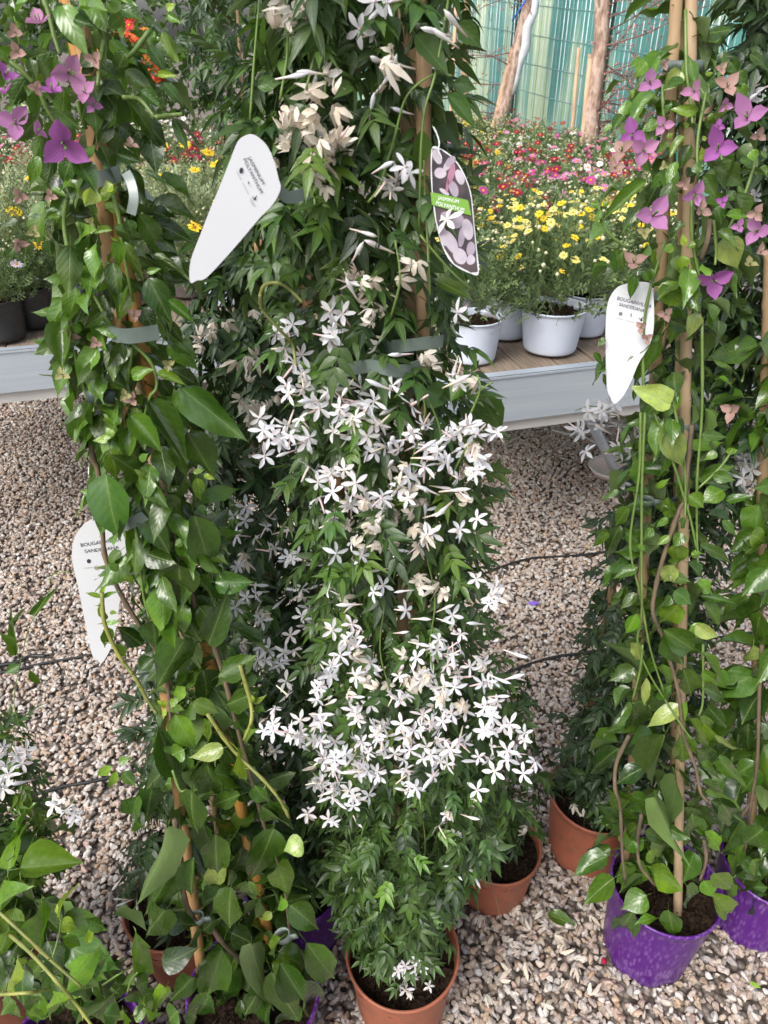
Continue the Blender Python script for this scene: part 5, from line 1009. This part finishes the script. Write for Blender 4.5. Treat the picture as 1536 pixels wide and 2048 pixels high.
B_fl += [(random.uniform(650, 960), random.uniform(660, 1640), 1, 10, random.choice('ffffwb')) for _ in range(95)]
flowers(tB, bB, B_fl)
flowers(tB, bB, [(830, 1945, 13, 30, 'f'), (815, 1960, 3, 20, 'w')], 0.0125, (1.5, 1.9))
leaf_mass(tB, bB, 350, 0.07, PINN, PMESH, JLM, [JM], (0.5, 1.0), 1.0, 0.45, limit=0, weight=lambda t: 0.66 + 0.3 * t, taper=(1.0, 0.68))
strap(tB, [bB.on(770, 694, 0.7), bB.on(820, 690, 1.0), bB.on(886, 682, 0.8)], 0.012, CLIP); strap(tB, [bB.on(684, 742, 0.75), bB.on(740, 732, 1.05), bB.on(800, 742, 1.1), bB.on(850, 728, 0.9)], 0.0125, CLIP)
strap(tB, [bB.on(540, 372, 0.7), bB.on(580, 384, 0.95), bB.on(632, 374, 0.9)], 0.013, CLIP)

# ---------------------------------------------------------------- C: dark jasmine behind, in a purple pot
C_rows = [(470, 450, 560), (560, 410, 570), (640, 385, 580), (800, 375, 620), (1000, 400, 650), (1200, 430, 690), (1400, 460, 700), (1600, 490, 690), (1720, 530, 670)]
pc_ = at_z(590, 1752, 0.2); bC = Body(C_rows, 0.98, pc_.y); gC = ground_of(pc_)
tC = thing('potted_jasmine', 'shaded dark jasmine in purple pot between bougainvillea and middle jasmine', 'climbing plant', gC, G_J)
pot(tC, gC, 0.102, 0.2, PURPLE, 0.82)
cane(tC, at_z(643, 1800, 0.16), at_y(612, 500, 0.96), 0.0075, (0.40, 0.22, 0.12)); cane(tC, at_z(560, 1780, 0.16), at_y(518, 480, 0.97), 0.0075, (0.46, 0.26, 0.13)); cane(tC, at_z(600, 1700, 0.16), at_y(600, 500, 1.0), 0.007, CANE_TAN)
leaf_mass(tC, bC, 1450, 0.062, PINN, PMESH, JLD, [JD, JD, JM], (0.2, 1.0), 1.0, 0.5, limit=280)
C_fl = [(600, 895, 3, 25, 'f'), (625, 960, 4, 30, 'f'), (465, 1030, 1, 3, 'f'), (472, 1072, 1, 3, 'f'), (512, 1076, 1, 3, 'f'), (590, 1072, 7, 42, 'f'), (545, 1095, 1, 3, 'f'), (535, 1035, 1, 3, 'f'), (620, 1205, 5, 35, 'f'), (605, 1228, 1, 3, 'f'), (518, 1232, 1, 3, 'f'), (538, 1225, 1, 4, 'w'), (545, 1312, 7, 33, 'f'), (575, 1330, 2, 10, 'f'), (650, 1335, 2, 14, 'f'), (655, 1682, 1, 3, 'f'), (490, 1110, 1, 3, 'w'), (660, 1135, 1, 3, 'w'),
    (490, 735, 6, 24, 'w'), (405, 680, 4, 18, 'w'), (490, 820, 6, 22, 'w'), (522, 828, 4, 16, 'w'), (545, 790, 3, 16, 'w'), (440, 655, 2, 12, 'w'), (487, 1282, 1, 3, 'w'), (490, 620, 2, 14, 'w'), (390, 860, 3, 14, 'f')]
C_fl += [(random.uniform(450, 650), random.uniform(1000, 1640), 1, 10, random.choice('ffffwb')) for _ in range(45)]
flowers(tC, bC, C_fl, 0.0132, (1.2, 1.7))

# ---------------------------------------------------------------- D: small jasmine, E: dark column, H, I, K
def jasmine(label, rows, ytop, rim, rz, pr, ph, potm, n, size, massmat, tints, canes=(), fl=(), kr=(0.2, 1.0), limit=200, fsize=0.0135):
    p = at_z(rim[0], rim[1], rz); b = Body(rows, ytop, p.y); g = ground_of(p); t = thing('potted_jasmine', label, 'climbing plant', g, G_J)
    pot(t, g, pr, ph, potm, 0.8)
    for (x0, y0, x1, y1, yy) in canes: cane(t, at_z(x0, y0, rz * 0.8), at_y(x1, y1, yy), 0.007, CANE_TAN)
    leaf_mass(t, b, n, size, PINN, PMESH, massmat, tints, kr, 1.0, 0.45, limit=limit); flowers(t, b, fl, fsize); return t, b
tD, bD = jasmine('small leafy jasmine in squat terracotta pot behind the middle jasmine', [(1360, 965, 1040), (1450, 955, 1060), (1550, 935, 1070), (1620, 930, 1065), (1670, 955, 1045)], 0.98, (994, 1695), 0.15, 0.092, 0.16, TERRA, 240, 0.052, JLM, [JD, JM, JM], [(1005, 1690, 985, 1380, 0.95)], [(1060, 1660, 2, 8, 'w'), (972, 1668, 1, 3, 'w'), (1040, 1590, 3, 25, 'b')], limit=130)
E_rows = [(-100, 1500, 1660), (0, 1480, 1640), (200, 1455, 1610), (400, 1425, 1590), (600, 1400, 1560), (800, 1290, 1520), (1000, 1262, 1440), (1100, 1215, 1430), (1250, 1190, 1400), (1400, 1165, 1370), (1500, 1150, 1320), (1590, 1140, 1260)]
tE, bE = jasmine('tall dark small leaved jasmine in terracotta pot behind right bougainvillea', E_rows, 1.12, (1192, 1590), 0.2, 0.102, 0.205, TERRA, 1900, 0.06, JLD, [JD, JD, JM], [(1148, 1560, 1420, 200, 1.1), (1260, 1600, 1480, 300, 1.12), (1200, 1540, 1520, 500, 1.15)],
    [(1225, 862, 14, 52, 'f'), (1255, 925, 7, 40, 'f'), (1185, 832, 5, 26, 'f'), (1280, 860, 5, 30, 'f'), (1500, 900, 9, 34, 'f'), (1470, 920, 7, 28, 'f'), (1515, 160, 3, 16, 'f'), (1490, 190, 2, 10, 'f'), (1510, 700, 4, 22, 'f'), (1507, 560, 3, 14, 'f'), (1505, 395, 2, 10, 'f'), (1430, 1120, 7, 35, 'b'), (1440, 1190, 7, 38, 'b'), (1150, 1612, 1, 3, 'w'), (1168, 1628, 1, 3, 'w')], limit=280, fsize=0.0165)
stems(tE, bE, [[(1280, 850), (1220, 822), (1180, 812), (1150, 822)], [(1290, 870), (1240, 835), (1215, 830)], [(1270, 960), (1245, 900), (1235, 850)]], 0.0014, GSTEM, 1.0)
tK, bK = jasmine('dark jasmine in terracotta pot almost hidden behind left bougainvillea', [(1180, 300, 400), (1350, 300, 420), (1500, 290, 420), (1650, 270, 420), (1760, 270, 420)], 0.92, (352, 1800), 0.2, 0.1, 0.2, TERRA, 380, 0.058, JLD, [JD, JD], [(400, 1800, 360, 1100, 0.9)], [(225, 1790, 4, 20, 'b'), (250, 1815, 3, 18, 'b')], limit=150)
tI, bI = jasmine('bright leaved jasmine with pinkish flowers cut off by left edge', [(1480, -150, 30), (1600, -150, 70), (1700, -140, 90), (1800, -130, 70), (1860, -110, 40)], 0.80, (-50, 1900), 0.2, 0.1, 0.2, TERRA, 420, 0.056, JLM, [JM, JB, JB, JY], [(-40, 1850, -20, 1300, 0.8)], [(18, 1500, 6, 26, 'f'), (40, 1540, 4, 18, 'f'), (12, 1568, 3, 16, 'f'), (140, 1618, 6, 30, 'f')], limit=180, fsize=0.016)
stems(tI, bI, [[(38, 1450), (28, 1400), (40, 1330), (60, 1250), (95, 1190), (105, 1150), (140, 1142)], [(38, 1450), (45, 1480), (30, 1530)], [(90, 1640), (120, 1625), (150, 1600)]], 0.0011, GSTEM, 0.9)
hero_leaves(tI, bI, [(60, 1230, 110, 1180, 14, JB), (30, 1290, 5, 1270, 18, JB), (40, 1330, 10, 1345, 20, JM), (25, 1260, 45, 1210, 16, JM), (60, 1340, 80, 1370, 16, JB), (30, 1310, 20, 1240, 18, JB)], 0, 0, 1.0, LMESH)
# H: tall climber standing on the left bench, far
hb = at_z(500, 505, BZ); bH = Body([(-80, 325, 520), (40, 335, 520), (130, 345, 510), (200, 390, 510), (260, 440, 520), (400, 480, 520), (500, 488, 512)], hb.y, hb.y)
tH = thing('potted_jasmine', 'dark trailing climber on the left bench above the big white tag', 'climbing plant', hb, G_J)
pot(tH, hb, 0.08, 0.13, BLACKP, 0.82); cane(tH, hb, at_y(470, -80, hb.y), 0.007, CANE_TAN)
leaf_mass(tH, bH, 420, 0.085, PINN, PMESH, JLD, [JD, JM], (0.1, 1.0), 1.0, 0.7, limit=150)

# ---------------------------------------------------------------- J: bright bougainvillea in the lower left corner; G: right edge
J_rows = [(1700, -120, 130), (1800, -120, 200), (1900, -120, 270), (2000, -100, 300), (2100, -100, 300)]
pj = at_z(150, 2110, 0.2); bJ = Body(J_rows, 0.66, pj.y); gJ = ground_of(pj)
tJ = thing('potted_bougainvillea', 'bright green bougainvillea with thorny yellow stems in bottom left corner', 'climbing plant', gJ, G_B)
pot(tJ, gJ, 0.11, 0.205, PURPLE, 0.82)
stems(tJ, bJ, [[(-40, 1800), (0, 1826), (83, 1903), (163, 1974)], [(20, 1870), (60, 1905), (113, 1962), (150, 2005), (190, 2060)], [(-30, 1990), (0, 1989), (60, 1985), (100, 1977)]], 0.0032, YSTEM, 1.0, True)
stems(tJ, bJ, [[(205, 1970), (235, 1950), (262, 1935)], [(255, 1985), (262, 1960), (275, 1945)], [(105, 1915), (118, 1870), (125, 1830)], [(10, 1985), (15, 1965)]], 0.002, GSTEM, 0.9)
hero_leaves(tJ, bJ, [(270, 1540, 280, 1160, 245, TB), (0, 1250, 110, 1100, 220, TB), (0, 1560, 60, 1390, 190, TB), (40, 1810, 150, 1570, 175, TY), (880, 1740, 1010, 1490, 235, TB), (450, 1810, 610, 1580, 190, TB), (580, 1780, 660, 1560, 110, TM), (340, 1990, 420, 1820, 155, TB), (760, 1850, 520, 1990, 260, TM), (1000, 1760, 880, 1820, 160, TM), (950, 1890, 980, 2040, 125, TB), (120, 1930, 60, 2048, 150, TM), (200, 1960, 290, 2020, 80, TB), (420, 1470, 590, 1530, 85, TB), (590, 1500, 620, 1400, 60, TY), (400, 1320, 420, 1090, 95, TY), (400, 1370, 530, 1400, 110, TY), (830, 1950, 880, 2048, 110, TB), (700, 1990, 850, 2000, 165, TM), (720, 1600, 650, 1760, 160, TM), (1050, 1880, 1020, 1990, 100, TB), (80, 1880, 0, 2000, 125, TM), (300, 1620, 200, 1720, 140, TM), (480, 1880, 400, 2000, 150, TM), (200, 1860, 260, 1960, 130, TM), (700, 1400, 560, 1330, 110, TM), (640, 1900, 600, 2040, 150, TD), (380, 1640, 330, 1780, 120, TM), (900, 1990, 1000, 1960, 110, TB), (160, 1450, 60, 1350, 120, TM)], 0, 1440, 3.37, g=0.84)
hero_leaves(tJ, bJ, [(420, 1330, 340, 1470, 95, TB), (280, 1420, 290, 1560, 115, TB), (500, 1480, 400, 1560, 150, TM), (560, 1480, 640, 1540, 110, TM)], 200, 1560, 3.2)
leaf_mass(tJ, bJ, 90, 0.065, BLEAVES, BMESH, BLM, [TM, TB, TD], (0.0, 0.8), 0.6, 0.4, limit=50, persp=True)
G_rows = [(600, 1500, 1640), (900, 1480, 1640), (1100, 1470, 1640), (1300, 1450, 1640), (1500, 1445, 1640), (1650, 1450, 1640), (1740, 1460, 1620)]
pg = at_z(1548, 1725, 0.2); bG = Body(G_rows, 0.98, pg.y); gG = ground_of(pg)
tG = thing('potted_bougainvillea', 'dark leaved bougainvillea in purple pot cut by right edge', 'climbing plant', gG, G_B)
pot(tG, gG, 0.1, 0.2, PURPLE, 0.84)
cane(tG, at_z(1500, 1735, 0.16), at_y(1540, 500, 1.0), 0.0085, CANE_TAN); cane(tG, at_z(1560, 1735, 0.16), at_y(1570, 500, 1.0), 0.0085, CANE_TAN)
stems(tG, bG, [[(1524, 1290), (1518, 1400), (1514, 1526), (1500, 1620), (1490, 1700)], [(1505, 1600), (1480, 1640), (1470, 1690)]], 0.0042, BSTEM, 0.7)
hero_leaves(tG, bG, [(1510, 490, 1310, 740, 245, TD), (1380, 780, 1360, 1060, 235, TD), (1430, 1090, 1290, 1200, 135, TM), (1470, 1150, 1320, 1370, 135, TM), (1500, 1620, 1320, 1790, 230, TM), (1350, 1860, 1470, 1990, 115, TM), (1420, 160, 1370, 340, 150, TP), (1536, 30, 1480, 180, 110, TM), (1430, 330, 1530, 440, 135, TM), (1536, 800, 1440, 900, 160, TD), (1500, 1300, 1530, 1420, 140, TM), (1480, 1000, 1540, 1100, 130, TD)], 1150, 1250, 3.98)
hero_leaves(tG, bG, [(1400, 1070, 1536, 1130, 165, TB), (1536, 1350, 1350, 1540, 175, TM), (1500, 900, 1560, 1000, 150, TM), (1480, 1700, 1400, 1960, 160, TM)], 1150, 800, 3.98); hero_leaves(tG, bG, [(1480, 490, 1520, 650, 100, TM), (1470, 370, 1510, 430, 65, TB), (1440, 480, 1530, 470, 80, TM), (1400, 460, 1380, 540, 60, TB)], 768, 1536, 2.0)
leaf_mass(tG, bG, 200, 0.06, BLEAVES, BMESH, BLM, [TD, TM], (0.0, 0.9), 0.6, 0.5, limit=60, persp=True)

# ================================================================== TAGS
def text_mesh(body, m):
    cu = bpy.data.curves.new('lettering', 'FONT'); cu.body = body; cu.size = 1.0; cu.fill_mode = 'FRONT'; cu.resolution_u = 3
    o = bpy.data.objects.new('lettering', cu); COL.objects.link(o); bpy.context.view_layer.update()
    me = bpy.data.meshes.new_from_object(o.evaluated_get(bpy.context.evaluated_depsgraph_get())); bpy.data.objects.remove(o); bpy.data.curves.remove(cu)
    me.materials.clear(); me.materials.append(m); return me
class Tag:
    def __init__(s, label, ox, oy, sc_, Y, outline, normal, card=TAGW, bend=0.0):
        s.ox, s.oy, s.s = ox, oy, sc_; c = [sum(p[i] for p in outline) / len(outline) for i in (0, 1)]
        s.o = at_y(ox + c[0] / sc_, oy + c[1] / sc_, Y); s.n = Vector(normal).normalized(); s.t = thing('plant_tag', label, 'plant tag', s.o, 'plant tags hanging on the climbers')
        n = len(outline); sm = []
        P = outline
        for i in range(n):
            a, b, c_, d = P[i - 1], P[i], P[(i + 1) % n], P[(i + 2) % n]
            for k in range(4):
                t = k / 4; sm.append(tuple(0.5 * ((2 * b[j]) + (c_[j] - a[j]) * t + (2 * a[j] - 5 * b[j] + 4 * c_[j] - d[j]) * t * t + (3 * b[j] - a[j] - 3 * c_[j] + d[j]) * t ** 3) for j in (0, 1)))
        V = [s.p(x, y) for x, y in sm]; m = len(V); W = [v - s.n * 0.0007 for v in V]
        F = [tuple(range(m)), tuple(range(2 * m - 1, m - 1, -1))] + [(i, i + m, (i + 1) % m + m, (i + 1) % m) for i in range(m)]
        if (V[1] - V[0]).cross(V[m // 3] - V[0]).dot(s.n) < 0: F = [tuple(reversed(f)) for f in F]
        s.part('card', V + W, F, card)
    def p(s, x, y, lift=0.0):
        d = sight(s.ox + x / s.s, s.oy + y / s.s); o = s.o + s.n * lift; return CAM + d * ((o - CAM).dot(s.n) / d.dot(s.n))
    def part(s, name, V, F, m): return obj(name, MB().add([v - s.o for v in V], F).mesh(name, m, False), s.t, Matrix.Translation(s.o))
    def poly(s, name, pts, m, lift):
        V = [s.p(x, y, lift) for x, y in pts]; F = tuple(range(len(V)))
        if (V[1] - V[0]).cross(V[2] - V[0]).dot(s.n) < 0: F = tuple(reversed(F))
        return s.part(name, V, [F], m)
    def ell(s, name, cx, cy, rx, ry, m, lift, ang=0.0, pw=1.0):
        pts = []
        for k in range(24):
            a = 2 * math.pi * k / 24; x = rx * math.cos(a); y = ry * math.sin(a) * (1 - 0.3 * (pw - 1) * math.cos(a)); pts.append((cx + x * math.cos(ang) - y * math.sin(ang), cy + x * math.sin(ang) + y * math.cos(ang)))
        return s.poly(name, pts, m, lift)
    def text(s, body, x0, y0, x1, y1, m, h, lift=0.0006):
        me = text_mesh(body, m); xs = [v.co.x for v in me.vertices]; ys = [v.co.y for v in me.vertices]; a = s.p(x0, y0, lift); b = s.p(x1, y1, lift)
        X = (b - a); ln = X.length; X.normalize(); Yv = s.n.cross(X); k = ln / (max(xs) - min(xs)); ky = h / s.s * mpp(a) / max(ys)
        M = Matrix(((X.x, Yv.x, s.n.x, a.x), (X.y, Yv.y, s.n.y, a.y), (X.z, Yv.z, s.n.z, a.z), (0, 0, 0, 1))) @ Matrix.Diagonal((k, ky, 1, 1)) @ Matrix.Translation((-min(xs), 0, 0))
        return obj('lettering', me, s.t, M)
def drops(t, x, y, r, ang=0.0):
    for dx, dy, q in ((0, 0, 1.0), (-0.9, -0.7, 0.45), (0.7, -1.1, 0.45)):
        pts = []
        for k in range(12):
            a = 2 * math.pi * k / 12; px_, py_ = q * r * 0.6 * math.cos(a), q * r * (0.6 * math.sin(a) - (0.9 if k == 9 else 0)); pts.append((x + dx * r + px_ * math.cos(ang) - py_ * math.sin(ang), y + dy * r + px_ * math.sin(ang) + py_ * math.cos(ang)))
        t.poly('symbol', pts, INK, 0.0006)
def bar(t, x0, y0, x1, y1, w, m=INKG):
    d = math.hypot(x1 - x0, y1 - y0); nx, ny = -(y1 - y0) / d * w / 2, (x1 - x0) / d * w / 2; t.poly('small_print', [(x0 + nx, y0 + ny), (x1 + nx, y1 + ny), (x1 - nx, y1 - ny), (x0 - nx, y0 - ny)], m, 0.0006)
# big white jasmine tag
T1 = Tag('big blank-ended white tag lettered JASMINUM POLYANTHUM slanting off the jasmine', 380, 240, 6.02, 0.585, [(2, 1950), (8, 1700), (130, 1370), (250, 1060), (380, 750), (500, 440), (570, 270), (640, 200), (740, 170), (840, 220), (940, 330), (1020, 520), (1065, 700), (1090, 830), (1000, 1010), (830, 1190), (620, 1440), (400, 1690), (190, 1905), (90, 1930)], (0.32, -0.94, 0.12))
T1.text('JASMINUM', 690, 450, 868, 778, INK, 40); T1.text('POLYANTHUM', 636, 478, 846, 886, INK, 40)
T1.ell('symbol', 617, 608, 22, 36, INK, 0.0006, 0.2); bar(T1, 705, 740, 705, 770, 12, INK); bar(T1, 705, 770, 735, 805, 5); drops(T1, 780, 950, 26, 0.5)
bar(T1, 560, 610, 612, 720, 8); bar(T1, 632, 755, 702, 890, 8); bar(T1, 728, 935, 782, 1040, 8); bar(T1, 720, 960, 760, 1035, 8)
strap(T1.t, [T1.p(1040, 790, -0.004), T1.p(1180, 930, -0.01), T1.p(1440, 870, -0.02)], 0.009, CLIP, 'tie_tape')
# printed photo tag
T2 = Tag('tag with jasmine photograph and green name band on right side of jasmine', 820, 240, 6.4, 0.645, [(285, 350), (400, 368), (520, 450), (620, 560), (700, 700), (760, 860), (792, 1000), (820, 1300), (850, 1600), (880, 1955), (780, 1965), (560, 1850), (430, 1650), (330, 1300), (280, 900), (268, 600)], (0.2, -0.9, 0.5))
T2.poly('photo_print', [(288, 362), (395, 380), (512, 460), (610, 570), (690, 706), (750, 864), (781, 1004), (809, 1304), (838, 1600), (868, 1945), (780, 1952), (566, 1840), (440, 1645), (340, 1298), (290, 898), (278, 600)], PDARK, 0.0004)
for cx, cy, rx, ry, an in ((350, 470, 110, 60, 1.2), (390, 680, 85, 75, 0.2), (520, 530, 90, 55, -0.9), (640, 730, 60, 110, -0.35), (560, 880, 60, 120, -0.35), (440, 920, 80, 28, 0.6), (470, 1240, 90, 70, 0.4), (600, 1290, 100, 110, 0.2), (740, 1400, 75, 150, -0.2), (660, 1500, 45, 140, 0.1), (520, 1560, 80, 180, -0.5), (430, 1480, 60, 150, -0.3), (780, 1650, 60, 100, 0.1), (640, 1740, 90, 120, -0.5), (780, 1790, 60, 70, 0.2), (480, 580, 45, 90, 0.5)):
    T2.ell('printed_petal', cx, cy, rx * 0.92, ry * 0.92, PPET if (cx + cy) % 3 else PPET2, 0.0006 + (cx * 7 + cy * 3) % 100 * 0.000005, an, 1.3)
T2.ell('printed_petal', 530, 690, 42, 140, PPINK, 0.0011, 0.25, 1.6); T2.ell('printed_petal', 480, 840, 20, 90, PPINK, 0.0011, 0.1)
T2.poly('name_band', [(262, 920), (728, 1022), (748, 1040), (785, 1225), (280, 1085)], PGREEN, 0.0014)
T2.text('JASMINUM', 355, 1015, 622, 1068, PWHITE, 44, 0.0018); T2.text('POLYANTHUM', 330, 1085, 688, 1178, PWHITE, 48, 0.0018)
stem(T2.t, [T2.p(300, 90, 0.002), T2.p(345, 180, 0.003), T2.p(375, 290, 0.004), T2.p(365, 390, 0.003), T2.p(400, 470, 0.002), T2.p(405, 500, 0.001)], 0.0007, STRING, 'string')
# bougainvillea tags
T3 = Tag('white tag lettered BOUGAINVILLEA SANDERIANA hanging on the right bougainvillea', 1180, 540, 6.98, 0.87, [(225, 650), (245, 480), (300, 340), (400, 230), (560, 180), (720, 165), (850, 200), (890, 400), (890, 800), (830, 1050), (680, 1300), (570, 1560), (470, 1750), (345, 1868), (285, 1775), (243, 1680), (225, 1400), (218, 1100), (216, 880)], (-0.1, -0.94, 0.3))
T3.text('BOUGAINVILLEA', 376, 415, 856, 535, INK, 46); T3.text('SANDERIANA', 403, 500, 752, 592, INK, 46)
T3.ell('symbol', 427, 611, 26, 26, simple('mid_grey_print', (0.2, 0.19, 0.21), 0.5), 0.0006); bar(T3, 575, 605, 572, 655, 12, INK); bar(T3, 575, 640, 610, 652, 4); drops(T3, 716, 700, 28)
bar(T3, 362, 668, 462, 690, 8); bar(T3, 498, 702, 622, 736, 8); T3.ell('tag_hole', 640, 238, 18, 20, INK, 0.0005)
stem(T3.t, [T3.p(668, 20, 0.004), T3.p(660, 90, 0.004), T3.p(645, 230, 0.002)], 0.0007, STRING, 'string')
T4 = Tag('stained white tag lettered BOUGAINVILLEA SANDERIANA hanging over gravel at left', 130, 1020, 6.4, 0.735, [(88, 560), (108, 400), (170, 270), (270, 160), (390, 105), (540, 110), (670, 190), (760, 350), (800, 560), (740, 900), (690, 1250), (645, 1540), (590, 1760), (475, 1955), (400, 1905), (342, 1840), (270, 1500), (170, 1000), (105, 720)], (0.28, -0.94, 0.2))
T4.text('BOUGAINVILLEA', 205, 472, 718, 395, INK, 48); T4.text('SANDERIANA', 252, 552, 690, 498, INK, 46)
T4.ell('symbol', 303, 655, 25, 27, INK, 0.0006); drops(T4, 625, 620, 28); bar(T4, 245, 745, 355, 732, 10); bar(T4, 395, 725, 480, 712, 10)
T4.ell('stain', 405, 740, 35, 30, simple('brown_stain', (0.42, 0.33, 0.25), 0.8), 0.0005); T4.ell('tag_hole', 440, 170, 20, 20, INK, 0.0005)
stem(T4.t, [T4.p(360, 110, 0.002), T4.p(340, -130, 0.004), T4.p(355, -330, 0.006), T4.p(310, -420, 0.008), T4.p(305, -550, 0.004)], 0.0009, STRING, 'string')

# ================================================================== LITTER ON THE GRAVEL
for i, (x, y) in enumerate([(1095, 1850), (1110, 1870), (1120, 1905), (1050, 1925), (1040, 1900), (1140, 1960), (1180, 1990), (1030, 1820), (1085, 1820), (1060, 1860), (1150, 1935), (1000, 1960), (1180, 1830), (1100, 1700), (960, 1830), (1020, 1945), (1130, 1890), (970, 1990), (1090, 2010), (1010, 1690)]):
    p = at_z(x, y, 0.032); s = 0.017 * random.uniform(0.85, 1.15); M = Matrix.Translation(p) @ Matrix.Rotation(random.uniform(0, 6), 4, 'Z') @ Matrix.Rotation(random.uniform(0.6, 1.8), 4, 'X') @ Matrix.Diagonal((s, s, s, 1))
    tag(obj('fallen_flower', random.choice(WMESH), None, M), 'withered cream jasmine flower fallen on gravel among the pots', 'flower', 'fallen jasmine flowers')
p = at_z(1058, 1208, 0.025); mb = blade(MB(), [(0, .4), (.3, .5), (.7, .5), (1, .35)], 0.1, 0.1, 0.2, 0.02, 0, 3)
tag(obj('fallen_petal', mb.mesh('fallen_petal', PURPET), None, Matrix.Translation(p) @ Matrix.Rotation(-1.3, 4, 'Z') @ Matrix.Diagonal((0.02, 0.035, 0.03, 1))), 'single violet petal lying on open gravel', 'petal')
p = at_z(1208, 1922, 0.026); mb = MB(); lathe(mb, [(0.001, -0.007), (0.004, -0.006), (0.0065, 0.001), (0.003, 0.007), (0.001, 0.011)], 9)
tag(obj('fallen_bud', mb.mesh('fallen_bud', REDBUD), None, Matrix.Translation(p) @ Matrix.Rotation(1.0, 4, 'X')), 'small crimson bud on gravel beside the mottled purple pot', 'bud')
p = at_z(1095, 1828, 0.03); q = at_z(1160, 1850, 0.03)
lf = leaf_at(None, p, q, 0.03, TM, BMESH, 1.5, 0.1); lf.name = 'fallen_leaf'; tag(lf, 'dark green leaf lying on gravel between the pots', 'leaf')
p = at_z(1500, 1965, 0.03); q = at_z(1525, 1975, 0.03); lf = leaf_at(None, p, q, 0.01, TY, BMESH, 1.5, 0.1); lf.name = 'fallen_leaf'; tag(lf, 'tiny yellow green leaf on gravel at lower right', 'leaf')
for pl, lb in (([(968, 1725), (985, 1770), (995, 1810), (1005, 1850), (1020, 1870)], 'dry brown tendril trailing from squat terracotta pot onto gravel'),):
    p = spline([at_y(x, y, 0.82 - 0.02 * i) for i, (x, y) in enumerate(pl)], 5); mb = MB(); tube(mb, p, 0.0011, 5)
    tag(obj('dry_tendril', mb.mesh('dry_tendril', BSTEM)), lb, 'tendril')
